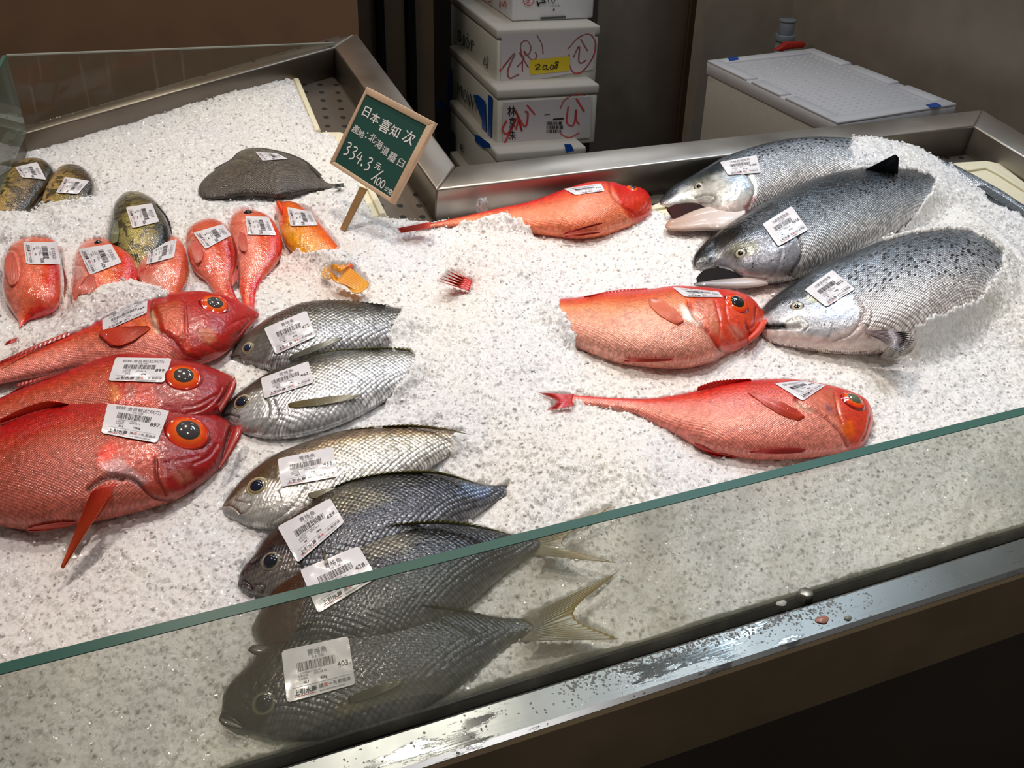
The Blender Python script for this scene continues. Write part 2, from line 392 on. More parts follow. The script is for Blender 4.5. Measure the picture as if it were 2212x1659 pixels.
# ------------------------------------------------------------------ fish builder
FISH = []
def hexc(s):
    c = [int(s[i:i + 2], 16) / 255 for i in (0, 2, 4)]
    return np.array([x / 12.92 if x <= .04045 else ((x + .055) / 1.055) ** 2.4 for x in c])
class Fish:
    def __init__(s, name, label, cat, group, D, V, k=.42, sink=.35, mat='silver', ns=260, nc=128, grad=None, feats=(), h0=0.0, met=.4, bmax=None, belly=None, scm=1.0, spot=None, seed=0, hend=None, clus=.35):
        D = catmull(D, ns, clus); V = catmull(V, ns, clus); s.outline = np.concatenate([D[::6], V[::-6]])
        aobs = None; zc = np.full(ns, .02)
        for it in range(4):                        # depth outline on the bed at the height of the body's mid plane
            Pd, Pv = bed(D, zc), bed(V, zc)
            C = (Pd + Pv) / 2; A = (Pd - Pv) / 2; la = np.linalg.norm(A, axis=1) + 1e-6; Ah = A / la[:, None]
            v = CAML - C; va = np.abs((v * Ah).sum(1)); ratio = va / v[:, 2]
            a = la / np.sqrt(1 + (k * ratio) ** 2)
            b_ = k * a
            if bmax: b_ = bmax * np.tanh(b_ / bmax)
            bs = np.convolve(np.pad(b_, 15, 'edge'), np.ones(31) / 31, 'valid')
            t_ = np.linspace(0, 1, ns)
            zc = h0 + bs * sink * 1.0
            if hend is not None: zc = zc + hend * t_ ** 1.5
        s.b = b_; s.zc = zc
        phi = np.linspace(0, 2 * np.pi, nc, endpoint=False)
        p = a[:, None] * np.cos(phi); q = b_[:, None] * np.sin(phi)
        q = np.sign(q) * np.abs(np.sin(phi)) ** .92 * b_[:, None]
        Lc = C[:, None, :] + Ah[:, None, :] * p[..., None]
        Lc[..., 2] += q
        s.s = np.r_[0, np.cumsum(np.linalg.norm(np.diff(C, axis=0), axis=1))]
        tf = np.repeat(np.cos(phi)[None], ns, 0).ravel(); up = np.repeat(np.sin(phi)[None], ns, 0).ravel()
        sn = np.repeat(np.linspace(0, 1, ns)[:, None], nc, 1).ravel()
        arc = np.where(up >= 0, 1, -1) * np.abs((a[:, None] * (1 - np.cos(phi)) * 1.12)).ravel()
        sm = np.repeat(s.s[:, None], nc, 1).ravel()
        uv = np.stack([sm, arc], 1)
        Lf = Lc.reshape(-1, 3)
        px = proj(wl(Lf))
        nz = fbm(sm * 60 + seed * 3.1, arc * 60 + seed, 4); nz2 = fbm(sm * 18 + 9 + seed, arc * 18 + 4, 3)
        col = np.zeros((len(Lf), 3))
        g = sorted(grad, key=lambda x: x[0]); ts = [x[0] for x in g]; cs = np.array([hexc(x[1]) for x in g])
        tt = np.clip(tf + (nz2 - .5) * .35, -1, 1)
        for i in range(3): col[:, i] = np.interp(tt, ts, cs[:, i])
        col *= (1 + (nz - .5) * .3)[:, None]
        satk = 1.16 if mat == 'red' else 1.2 if mat == 'rock' else 1.0
        sc = np.full(len(Lf), scm, float); me_ = np.full(len(Lf), met, float); disp = np.zeros(len(Lf))
        sp = np.zeros(len(Lf)) if spot is None else sstep(tf, spot[0], spot[1])
        fpx = px + (np.stack([fbm(px[:, 0] / 9, px[:, 1] / 9, 3), fbm(px[:, 1] / 9 + 30, px[:, 0] / 9, 3)], 1) - .5) * 5
        top = up > -.15
        for ft in feats:
            kind = ft[0]
            if kind == 'poly':
                _, pts, c, fe, al = ft[:5]; ex = ft[5] if len(ft) > 5 else {}
                m = sstep(sd(fpx, pts), -fe, fe) * al * top
                if c: col = col * (1 - m[:, None]) + hexc(c) * (1 + (nz - .5) * .35)[:, None] * m[:, None]
                if 'sc' in ex: sc = sc * (1 - m / max(al, .01)) + ex['sc'] * m / max(al, .01)
                if 'met' in ex: me_ = me_ * (1 - m / max(al, .01)) + ex['met'] * m / max(al, .01)
                if 'spot' in ex: sp = sp * (1 - m / max(al, .01)) + ex['spot'] * m / max(al, .01)
            elif kind == 'line':
                _, pts, c, w, al, dep = ft
                d = dline(px, catmull(pts, 24)); m = np.exp(-(d / w) ** 2) * top
                if c: col = col * (1 - al * m[:, None]) + hexc(c) * al * m[:, None]  # groove colour: part pigment, part occlusion shade painted in
                disp -= dep * m
            elif kind == 'plate':
                _, pts, hh, fe = ft
                disp += hh * sstep(sd(px, pts), -fe * .2, fe) * top
        lum = (col @ np.array([.3, .6, .1]))[:, None]; col = np.maximum(lum + (col - lum) * satk, .004)
        if mat in ('silver', 'salmon'): me_ = me_ * (1 - .85 * sstep(tf, .1, .65))
        Lf[:, 2] += disp
        W_ = wl(Lf)
        faces = gridfaces(ns, nc, wrap=True)
        # caps
        n0 = len(W_); W_ = np.concatenate([W_, wl(C[:1]), wl(C[-1:])])
        W_[n0] = W_[:nc].mean(0); W_[n0 + 1] = W_[(ns - 1) * nc:ns * nc].mean(0)
        j = np.arange(nc); f0 = np.stack([np.full(nc, n0), (j + 1) % nc, j, j], 1); f1 = np.stack([np.full(nc, n0 + 1), (ns - 1) * nc + j, (ns - 1) * nc + (j + 1) % nc, (ns - 1) * nc + (j + 1) % nc], 1)
        fl = [tuple(f) for f in faces.tolist()] + [tuple(f[:3]) for f in f0.tolist()] + [tuple(f[:3]) for f in f1.tolist()]
        ext = lambda x: np.concatenate([x, x[:1], x[-1:]])
        mid = wl(np.array([C[ns // 2][0], C[ns // 2][1], 0.0]))
        s.root = thing(name, mid, label, cat, group)
        s.body = mesh_np('body', W_, fl, MT[mat], s.root, attrs={'col': np.clip(ext(col), 0, 1), 'sc': ext(sc), 'met': ext(me_), 'spot': ext(sp)}, uv=ext(uv))
        s.bvh = BVHTree.FromPolygons([Vector(v) for v in W_.tolist()], fl)
        s.C, s.Ah, s.a = C, Ah, a
        FISH.append(s)
    def hit(s, px, py):
        d = ray(px, py); d = d / np.linalg.norm(d)
        loc, n, i, dist = s.bvh.ray_cast(Vector(CAM), Vector(d))
        return (np.array(loc), np.array(n)) if loc is not None else (None, None)
    def hits(s, P, fallback=0.01):
        """heights above the bed of the points seen at P; missing ones filled from their neighbours"""
        P = np.asarray(P, float); sh = P.shape[:-1]; h = np.full(sh, np.nan)
        for idx in np.ndindex(sh):
            l, n = s.hit(*P[idx])
            if l is not None: h[idx] = lw(l)[2]
        for _ in range(60):
            bad = np.isnan(h)
            if not bad.any(): break
            if bad.all(): h[:] = fallback; break
            pad = np.pad(h, 1, constant_values=np.nan)
            nb = np.stack([pad[2:, 1:-1], pad[:-2, 1:-1], pad[1:-1, 2:], pad[1:-1, :-2]])
            cnt = (~np.isnan(nb)).sum(0); mean = np.where(cnt > 0, np.nansum(nb, 0) / np.maximum(cnt, 1), np.nan)
            h = np.where(bad, mean, h)
        return h
    def eye(s, c, rpx, rings, pup=.6, pcol='16171c', dome=.34, lift=.0, tilt=.25, poff=(0, 0)):
        loc, n = s.hit(*c)
        if loc is None: return
        n = Vector(n)
        acc = Vector((0, 0, 0))
        for dx, dy in ((0, 0), (6, 0), (-6, 0), (0, 6), (0, -6)):
            l2, n2 = s.hit(c[0] + dx, c[1] + dy)
            if l2 is not None: acc += Vector(n2)
        n = acc.normalized()
        if n.dot(Vector(CAM) - Vector(loc)) < 0: n = -n
        n = (n + tilt * (Vector(CAM) - Vector(loc)).normalized()).normalized()
        z = ((Vector(loc) - Vector(CAM)) @ Vector(R[:, 2])); r = z * rpx / F
        ax = n.cross(Vector((0, 0, 1))).normalized(); ay = n.cross(ax).normalized()
        nr, na = 26, 56
        rho = np.linspace(0, 1, nr); an = np.linspace(0, 2 * np.pi, na, endpoint=False)
        o0 = Vector(loc) + n * (lift * r)
        def cap(rad, hgt, r_list, off):
            V = []
            for q in r_list:
                for t in an:
                    V.append(o0 + (ax * math.cos(t) + ay * math.sin(t)) * (rad * q) + n * (hgt(q) + off))
            return np.array([tuple(v) for v in V])
        rl = list(rho) + [1.10, 1.18]
        def hg(q):
            if q <= 1: return dome * r * (1 - q * q) + (.10 * r * math.exp(-((q - .97) / .06) ** 2) * .4)
            return -.22 * r * (q - 1) / .18
        V = cap(r, hg, rl, 0)
        cs = []
        rr = [x[0] for x in rings]; rc = np.array([hexc(x[1]) for x in rings])
        for q in rl:
            for t in an:
                cc = np.array([np.interp(q, rr, rc[:, i]) for i in range(3)])
                cs.append(cc * (1 + .18 * (vnoise(np.array([q * 6 + 3]), np.array([t * 5]))[0] - .5)))
        e = mesh_np('eye', V, gridfaces(len(rl), na, wrap=True), MT['eye'], s.root, attrs={'col': np.clip(np.array(cs), 0, 1)})
        e['label'] = 'round fish eye with ' + ('orange' if rc[-2][0] > .3 and rc[-2][1] < .2 else 'pale') + ' rim'
        po = Vector(loc) + n * (lift * r) + ax * (poff[0] * r) + ay * (poff[1] * r); o0 = po
        V2 = cap(r * pup, lambda q: dome * r * (1 - (q * pup) ** 2) + .05 * r * (1 - q ** 6), list(np.linspace(0, 1, 14)), .012 * r)
        base = hexc(pcol)
        mesh_np('pupil', V2, gridfaces(14, na, wrap=True), MT['eye'], e, origin=np.array(e['_o']), attrs={'col': np.tile(base, (len(V2), 1))})
    def fin(s, name, base, tip, c0, c1, rays_=14, mode='body', h=(.01, .01), lift=(.0008, .004), ser=.06, curl=0, label=None, thick=.0007, amp=.0005, nv=18, alpha=None):
        nu = rays_ * 5 + 1
        B = catmull(base, nu); T_ = catmull(tip, nu)
        u_ = np.linspace(0, 1, nu)[:, None]; v = np.linspace(0, 1, nv)[None]
        tri = np.abs(((u_ * rays_) % 1) - .5) * 2          # 1 on the ray, 0 between
        vv = v * (1 - ser * (1 - tri) * v)
        P = B[:, None, :] * (1 - vv[..., None]) + T_[:, None, :] * vv[..., None]
        if mode == 'body':
            cen_ = P.mean(0, keepdims=True); P = cen_ + (P - cen_) * np.interp(v[0], [0, .15, .5, .85, 1], [.4, .75, 1, .85, .45])[None, :, None]
            hh = s.hits(P, h[0])
            k = np.ones(5) / 5
            for i in range(nu): hh[i] = np.convolve(np.pad(hh[i], 2, 'edge'), k, 'valid')
            hh = hh + lift[0] + (lift[1] - lift[0]) * v
        else:
            hh = h[0] + (h[1] - h[0]) * v + np.zeros_like(vv)
        hh = hh + amp * (tri - .5) * np.sin(np.pi * np.clip(v + .15, 0, 1)) + curl * np.sin(np.pi * v) * (u_ - .5)
        Lp = bed(P.reshape(-1, 2), hh.ravel())
        cc = hexc(c0) * (1 - v[..., None]) + hexc(c1) * v[..., None] + np.zeros(P.shape[:2] + (1,))
        cc = cc * (.72 + .38 * tri[..., None] * np.ones_like(v)[..., None])
        W1 = wl(Lp); n = len(W1); Lq = Lp.copy(); Lq[:, 2] -= thick; W2 = wl(Lq)
        fa = gridfaces(nu, nv); fb = gridfaces(nu, nv, flip=True, base=n)
        fl = fa.tolist() + fb.tolist()
        idx = lambda i, j: i * nv + j
        edge = [idx(i, nv - 1) for i in range(nu)]
        loop = [idx(i, 0) for i in range(nu)] + [idx(nu - 1, j) for j in range(1, nv)] + [idx(i, nv - 1) for i in range(nu - 2, -1, -1)] + [idx(0, j) for j in range(nv - 2, 0, -1)]
        for a_, b_ in zip(loop, loop[1:] + loop[:1]): fl.append([a_, b_, b_ + n, a_ + n])
        col = np.clip(cc.reshape(-1, 3), 0, 1)
        o = mesh_np(name, np.concatenate([W1, W2]), fl, MT['fin'], s.root, attrs={'col': np.concatenate([col, col])})
        o.data.polygons.foreach_set('use_smooth', np.r_[np.ones(len(fa) * 2, bool), np.zeros(len(fl) - len(fa) * 2, bool)][:len(o.data.polygons)])
        if label: o['label'] = label
        return o
    def lobe(s, name, D, V, k, z, col0, col1=None, mat='flesh', ns=60, nc=28, label=None, dz=0, bmax=None, stripes=0):
        D = catmull(D, ns); V = catmull(V, ns)
        z = np.linspace(z, z + dz, ns)
        Pd, Pv = bed(D, z), bed(V, z); C = (Pd + Pv) / 2; A = (Pd - Pv) / 2; a = np.linalg.norm(A, axis=1) + 1e-6; Ah = A / a[:, None]
        v = CAML - C; rt = np.abs((v * Ah).sum(1)) / v[:, 2]; a = a / np.sqrt(1 + (k * rt) ** 2); b_ = k * a
        if bmax: b_ = np.minimum(b_, bmax)
        phi = np.linspace(0, 2 * np.pi, nc, endpoint=False)
        Lc = C[:, None] + Ah[:, None] * (a[:, None] * np.cos(phi))[..., None]; Lc[..., 2] += b_[:, None] * np.sin(phi)
        t = np.linspace(0, 1, ns)[:, None, None]
        c = hexc(col0) * (1 - t) + hexc(col1 or col0) * t + np.zeros((ns, nc, 1))
        if stripes: c = c * (1 + .25 * np.sin(phi * stripes)[None, :, None])
        fl = gridfaces(ns, nc, wrap=True).tolist() + [list(range(nc))[::-1], list(range((ns - 1) * nc, ns * nc))]
        o = mesh_np(name, wl(Lc.reshape(-1, 3)), fl, MT[mat], s.root, attrs={'col': np.clip(c.reshape(-1, 3), 0, 1), 'sc': np.zeros(ns * nc), 'met': np.full(ns * nc, .1), 'spot': np.zeros(ns * nc)})
        if label: o['label'] = label
        return o
    def label(s, Q, title, price, weight='', per='', seed=1, tsize=6, hue=None):
        Q = np.array(Q, float); na, nb_ = 27, 21
        a = np.linspace(0, 1, na)[:, None, None]; b_ = np.linspace(0, 1, nb_)[None, :, None]
        P = Q[0] * (1 - a) * (1 - b_) + Q[1] * a * (1 - b_) + Q[2] * a * b_ + Q[3] * (1 - a) * b_
        h = s.hits(P, .03)
        for _ in range(3):
            pad = np.pad(h, 1, 'edge'); h = (pad[2:, 1:-1] + pad[:-2, 1:-1] + pad[1:-1, 2:] + pad[1:-1, :-2] + 2 * h) / 6
        w_ = fbm(a[..., 0] * 4 + seed * 3 + 0 * b_[..., 0], b_[..., 0] * 4 + seed + 0 * a[..., 0], 3)
        h = h + .0011 + .0012 * (w_ - .5)
        G = wl(bed(P.reshape(-1, 2), h.ravel())).reshape(na, nb_, 3)
        # rounded corners
        aa, bb = np.meshgrid(np.linspace(0, 1, na), np.linspace(0, 1, nb_), indexing='ij')
        def samp(x, y, off=0):
            x = np.clip(x, 0, 1) * (na - 1); y = np.clip(y, 0, 1) * (nb_ - 1)
            i = np.minimum(x.astype(int), na - 2); j = np.minimum(y.astype(int), nb_ - 2); fx = (x - i)[:, None]; fy = (y - j)[:, None]
            p = G[i, j] * (1 - fx) * (1 - fy) + G[i + 1, j] * fx * (1 - fy) + G[i, j + 1] * (1 - fx) * fy + G[i + 1, j + 1] * fx * fy
            if off:
                n = np.cross(G[i + 1, j] - G[i, j], G[i, j + 1] - G[i, j]); n /= np.linalg.norm(n, axis=1)[:, None] + 1e-12
                sg = np.sign((n * (CAM - p)).sum(1)); p = p + n * (sg * off)[:, None]
            return p
        rx, ry = .05, .07
        X, Yv = aa.copy(), bb.copy()
        cx_ = np.clip(X, rx, 1 - rx); cy_ = np.clip(Yv, ry, 1 - ry); dx = (X - cx_) / rx; dy = (Yv - cy_) / ry
        m = (np.abs(dx) > 0) & (np.abs(dy) > 0); mxn = np.maximum(np.abs(dx), np.abs(dy)); l = np.hypot(dx, dy)
        sc_ = np.where(m, mxn / np.maximum(l, 1e-9), 1)
        X = cx_ + dx * sc_ * rx; Yv = cy_ + dy * sc_ * ry
        T1 = samp(X.ravel(), Yv.ravel(), .00015); T2 = samp(X.ravel(), Yv.ravel(), -.00015); n = len(T1)
        T2 = 2 * samp(X.ravel(), Yv.ravel()) - T1
        fl = gridfaces(na, nb_).tolist() + gridfaces(na, nb_, flip=True, base=n).tolist()
        st = mesh_np('price_sticker', np.concatenate([T1, T2]), fl, MT['paper'], s.root)
        st['label'] = 'white printed price sticker reading ' + price if price else 'white printed price sticker'
        ik = Ink(); Wm, Hm = 60., 43.
        ik.text(title, 31, 8.8, tsize, align='c', mi=2)
        ik.text('日本 四國', 31, 12, 2.6, align='c', mi=2)
        ik.bars(12, 13.2, 46, 20.6, 60, seed)
        ik.text('2200086604%d80487' % (100 + seed), 14, 23, 2.1, mi=2)
        ik.text('包裝日期', 12, 25.4, 2.2, mi=2); ik.text('2025.08.19', 26, 25.4, 2.5)
        ik.text('有效期限', 12, 28, 2.2, mi=2)
        ik.text(per, 16, 31.3, 3.0, bold=.02); ik.text(weight, 31, 30.6, 3.1, bold=.02)
        ik.text(price, 56.5, 24.5, 6.6, bold=.012, align='r'); ik.text('元', 57, 24.5, 2, mi=2)
        ik.rect(6, 33, 56, 33.25, 2, 8)
        ik.text('上引水產', 7, 39.2, 5.0, bold=.02); ik.rect(7, 40.3, 26, 40.7, 1, 4)
        ik.text('讓', 29, 38, 4); ik.text('美', 33, 38, 4, 1); ik.text('一天,都健康', 37.3, 38, 3.7)
        ik.text('www.addiction.com.tw', 29, 41.2, 2.4)
        ik.build('label_print', lambda P: samp(P[:, 0] / Wm, P[:, 1] / Hm, .0005), [MT['ink'], MT['redink'], MT['greyink']], st)
        st['_o'] = st['_o']
        return st

# ------------------------------------------------------------------ setting: floor, walls
def struct(name, mb, mat, **k): o = mb.build(name, mat, **k); o['kind'] = 'structure'; return o
MT['floor'] = simple('dark_floor', (.012, .010, .010), .35, bump=.3, bscale=12, var=.4)
MT['brownwall'] = simple('brown_wall_panel', (.30, .175, .10), .5, bump=.1, bscale=8, var=.2)
MT['darkwall'] = simple('dark_back_wall', (.05, .04, .03), .5, var=.4, bscale=4)
MT['cab'] = simple('dark_cabinet', (.10, .07, .045), .35, var=.4, bscale=3)
MT['steel_wall'] = steel('dull_steel_wall', (.46, .40, .33), .42, (2, 2, 90)); MT['steel_wall'].node_tree.nodes['Principled BSDF'].inputs['Metallic'].default_value = .45
MT['steel'] = steel('brushed_steel', (.40, .37, .33), .33, (4, 160, 160))
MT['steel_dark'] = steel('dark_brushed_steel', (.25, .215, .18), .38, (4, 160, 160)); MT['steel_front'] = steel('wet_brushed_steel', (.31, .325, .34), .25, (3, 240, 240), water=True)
MT['apron'] = steel('apron_steel', (.42, .32, .20), .34, (3, 3, 120)); MT['apron'].node_tree.nodes['Principled BSDF'].inputs['Metallic'].default_value = .7
MT['black'] = simple('black_rubber', (.004, .004, .004), .75, spec=.1)
b = MB(); b.box((-3, -.5, -.02), (4, 5.4, 0)); struct('floor', b, MT['floor'])
b = MB(); b.box((-3, 3.4, 0), (.27 * 3.4, 3.46, 3)); struct('wall_left', b, MT['brownwall'])
b = MB(); b.box((-3, 5.0, 0), (4, 5.06, 3)); struct('wall_back', b, MT['darkwall'])
b = MB(); b.box((2.5, .9, 0), (2.56, 5.0, 3)); b.box((2.485, .9, 1.625), (2.5, 3.2, 1.632)); b.box((2.47, .9, 1.632), (2.5, 3.2, 3)); struct('wall_right', b, MT['steel_wall'])
b = MB(); b.box((2.125, 3.22, 0), (2.5, 3.28, 3)); b.box((2.135, 3.205, 1.44), (2.17, 3.22, 3)); b.box((2.125, 3.20, 1.36), (2.5, 3.22, 1.41)); b.box((2.178, 3.208, 1.43), (2.49, 3.22, 3)); struct('wall_panel', b, MT['steel_wall'])
# pillar and dark cabinet
t = thing('steel_pillar', (2.1, 3.6, 0), 'tall flat brownish steel pillar panel right of the stacked foam boxes', 'pillar')
b = MB(); b.box((1.90, 3.6, 0), (2.30, 4.0, 3)); b.build('pillar_body', MT['steel_wall'], t, bevel=.004)
b = MB(); b.box((2.30, 3.585, 0), (2.345, 3.66, 3)); b.build('corner_trim', MT['cab'], t)
t = thing('dark_cabinet', (1.1, 3.7, 0), 'dark brown tall cabinet with black vertical edges behind the steel divider rail', 'cabinet')
b = MB(); b.box((.93, 3.7, 0), (1.28, 4.1, 3)); b.build('cabinet_body', MT['cab'], t)
for x0, x1 in ((.925, .965), (1.06, 1.085), (1.17, 1.20)):
    b = MB(); b.box((x0, 3.66, 0), (x1, 3.72, 3)); b.build('door_edge', MT['black'], t, bevel=.003)
b = MB(); b.box((1.09, 3.685, 0), (1.165, 3.70, 3)); b.build('door_panel', MT['cab'], t)

# ------------------------------------------------------------------ counter
def perf_mat():
    m, N, L, P = newmat('perforated_steel')
    P.inputs['Metallic'].default_value = .85; P.inputs['Roughness'].default_value = .45
    t = N.new('ShaderNodeTexCoord'); mp = N.new('ShaderNodeMapping'); mp.inputs['Scale'].default_value = (34, 30, 30); mp.inputs['Rotation'].default_value = (0, 0, .2)
    v = N.new('ShaderNodeTexVoronoi'); v.voronoi_dimensions = '2D'; v.inputs['Scale'].default_value = 1; v.inputs['Randomness'].default_value = 0
    L.new(t.outputs['Object'], mp.inputs[0]); L.new(mp.outputs[0], v.inputs['Vector'])
    c = N.new('ShaderNodeMath'); c.operation = 'LESS_THAN'; c.inputs[1].default_value = .17; L.new(v.outputs['Distance'], c.inputs[0])
    mx = N.new('ShaderNodeMix'); mx.data_type = 'RGBA'; mx.inputs[6].default_value = (.17, .145, .12, 1); mx.inputs[7].default_value = (.004, .004, .004, 1)
    L.new(c.outputs[0], mx.inputs[0]); L.new(mx.outputs[2], P.inputs['Base Color'])
    i = N.new('ShaderNodeMath'); i.operation = 'SUBTRACT'; i.inputs[0].default_value = .85; L.new(c.outputs[0], i.inputs[1]); L.new(i.outputs[0], P.inputs['Metallic'])
    return m
MT['perf'] = perf_mat()
counter = thing('fish_counter', (.7, 1.2, 0), 'stainless steel iced fish display counter with raised rails and front ledge', 'counter')
RH = .03
def rail(px, name, depth=.10, h=RH, mat='steel', bevel=.0035):
    b = MB(); top = wl(bed(px, h)); b.prism(top, NB * -depth); return b.build(name, MT[mat], counter, bevel=bevel)
rail([(943, 409), (2105, 272), (2123, 236), (985, 358)], 'back_rail')
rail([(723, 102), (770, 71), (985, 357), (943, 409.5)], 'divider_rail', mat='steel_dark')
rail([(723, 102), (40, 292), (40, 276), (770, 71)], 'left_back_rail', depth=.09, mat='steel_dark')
rail([(2105, 272), (2330, 412), (2380, 395), (2123, 236)], 'right_rail', depth=.16)
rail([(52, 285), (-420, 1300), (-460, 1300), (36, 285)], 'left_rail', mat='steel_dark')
b = MB(); fl_ = np.array([[-.45, -.03, -.025], [1.72, -.03, -.025], [1.72, .86, -.025], [.52, .86, -.025], [.53, 1.5, -.025], [-.10, 1.2, -.025]]); b.prism(wl(fl_), NB * -.03); b.build('perforated_tray', MT['perf'], counter)
b = MB()
pr = [(.5905, -.034), (.5905, -.0065), (.588, -.0055), (.556, -.0085), (.551, -.0105), (.5485, -.0150), (.548, -.105), (.5505, -.107), (.62, -.107), (.62, -.034)]
b.profile_x([(y, BASE + z) for y, z in pr[:5] + [(.551, -.034)] ], -1, 2.4); b.build('front_ledge', MT['steel_front'], counter)
b = MB(); b.profile_x([(y, BASE + z) for y, z in ((.5512, -.0108), (.5487, -.0150), (.548, -.105), (.5505, -.107), (.62, -.107), (.62, -.036), (.5512, -.036))], -1, 2.4); b.build('front_apron', MT['apron'], counter)
b = MB(); b.box((-1, .5906, BASE - .035), (2.4, .612, BASE - .012)); b.build('glass_channel', MT['black'], counter)
b = MB(); b.box((-1, .6, .0), (2.4, 1.2, BASE - .108)); b.build('kick_panel', MT['darkwall'], counter)
b = MB(); b.box((-.3, 1.2, .0), (1.7, 1.35, BASE - .06)); b.build('cabinet_base', MT['cab'], counter)
def drops_mesh(name, pts, rad, mat, parent, flat=.45, seed=3, normal=(0, 0, 1)):
    rg = np.random.RandomState(seed); V = []; Fs = []
    nr, na = 4, 9
    for (c, r_) in zip(pts, rad):
        b0 = len(V); e = rg.uniform(.7, 1.4); an = rg.uniform(0, 3.14)
        for i in range(nr):
            ph = math.pi / 2 * i / (nr - 1)
            for j in range(na):
                t_ = 2 * math.pi * j / na; x = math.cos(t_) * math.cos(ph) * r_ * e; y = math.sin(t_) * math.cos(ph) * r_ / e
                V.append((c[0] + x * math.cos(an) - y * math.sin(an), c[1] + x * math.sin(an) + y * math.cos(an), c[2] + math.sin(ph) * r_ * flat))
        for i in range(nr - 1):
            for j in range(na): Fs.append((b0 + i * na + j, b0 + i * na + (j + 1) % na, b0 + (i + 1) * na + (j + 1) % na, b0 + (i + 1) * na + j))
    return mesh_np(name, V, Fs, mat, parent)
m, N, L, P = newmat('water'); P.inputs['Base Color'].default_value = (1, 1, 1, 1); P.inputs['Roughness'].default_value = .03; P.inputs['Transmission Weight'].default_value = .85; P.inputs['IOR'].default_value = 1.33
MT['water'] = m
rg = np.random.RandomState(5); pts = []; rad = []
for x0, x1, y0, y1, n, rm in ((.32, .62, .578, .588, 520, .0019), (.30, .66, .566, .588, 330, .0015), (.98, 1.5, .574, .588, 640, .0022), (.7, 1.0, .568, .585, 120, .0014), (.95, 1.15, .560, .582, 90, .0026), (-.1, .4, .56, .586, 130, .0016)):
    x = rg.uniform(x0, x1, n); y = np.clip(rg.normal((y0 + y1) / 2, (y1 - y0) / 2.6, n), .553, .5885)
    for a_, c_ in zip(x, y): pts.append((a_, c_, BASE - .0056 - (.588 - c_) * .094)); rad.append(rm * rg.uniform(.3, .85))
o = drops_mesh('water_droplets', pts, rad, MT['water'], None)
tag(o, 'clear water droplets beaded along the wet front steel ledge', 'water', kind='stuff')
# scraps on the ledge
def scrap(px, r_, col, label, name='fish_scale', h=0):
    n = np.array([0, -.08, 1.0]); P0 = np.array([0, .588, BASE - .0052]); c = onplane([px], P0, n)[0]
    V = []; k = 14
    for q, z in ((1, 0), (.8, .0012), (0, .0016)):
        for j in range(k): a_ = 2 * math.pi * j / k; V.append(c + np.array([math.cos(a_) * r_ * q * 1.35, math.sin(a_) * r_ * q * .8 * (1 + .2 * math.sin(3 * a_)), z]))
    o = mesh_np(name, V, gridfaces(3, k, wrap=True), simple(name, col, .3, coat=.5)); tag(o, label, 'scrap')
scrap((1776, 1338), .0058, (.55, .25, .2), 'small pinkish fish scale lying on the front steel ledge')
scrap((1688, 1303), .0045, (.75, .75, .78), 'white ice crumb beside the black glass channel on the ledge', 'ice_crumb')
scrap((1832, 1335), .0032, (.3, .32, .28), 'tiny grey scrap on the front ledge right of the pink scale', 'scrap')
# bolt at channel
b = MB(); c = onplane([(1745, 1279)], (0, .588, BASE), np.array([0, 0, 1.]))[0]; b.cyl((c[0], c[1] + .002, BASE - .012), .0085, .0078, .011, 6); o = b.build('hex_bolt', MT['steel'], bevel=.001)
tag(o, 'small hexagonal steel bolt head sitting in the black glass channel', 'bolt')

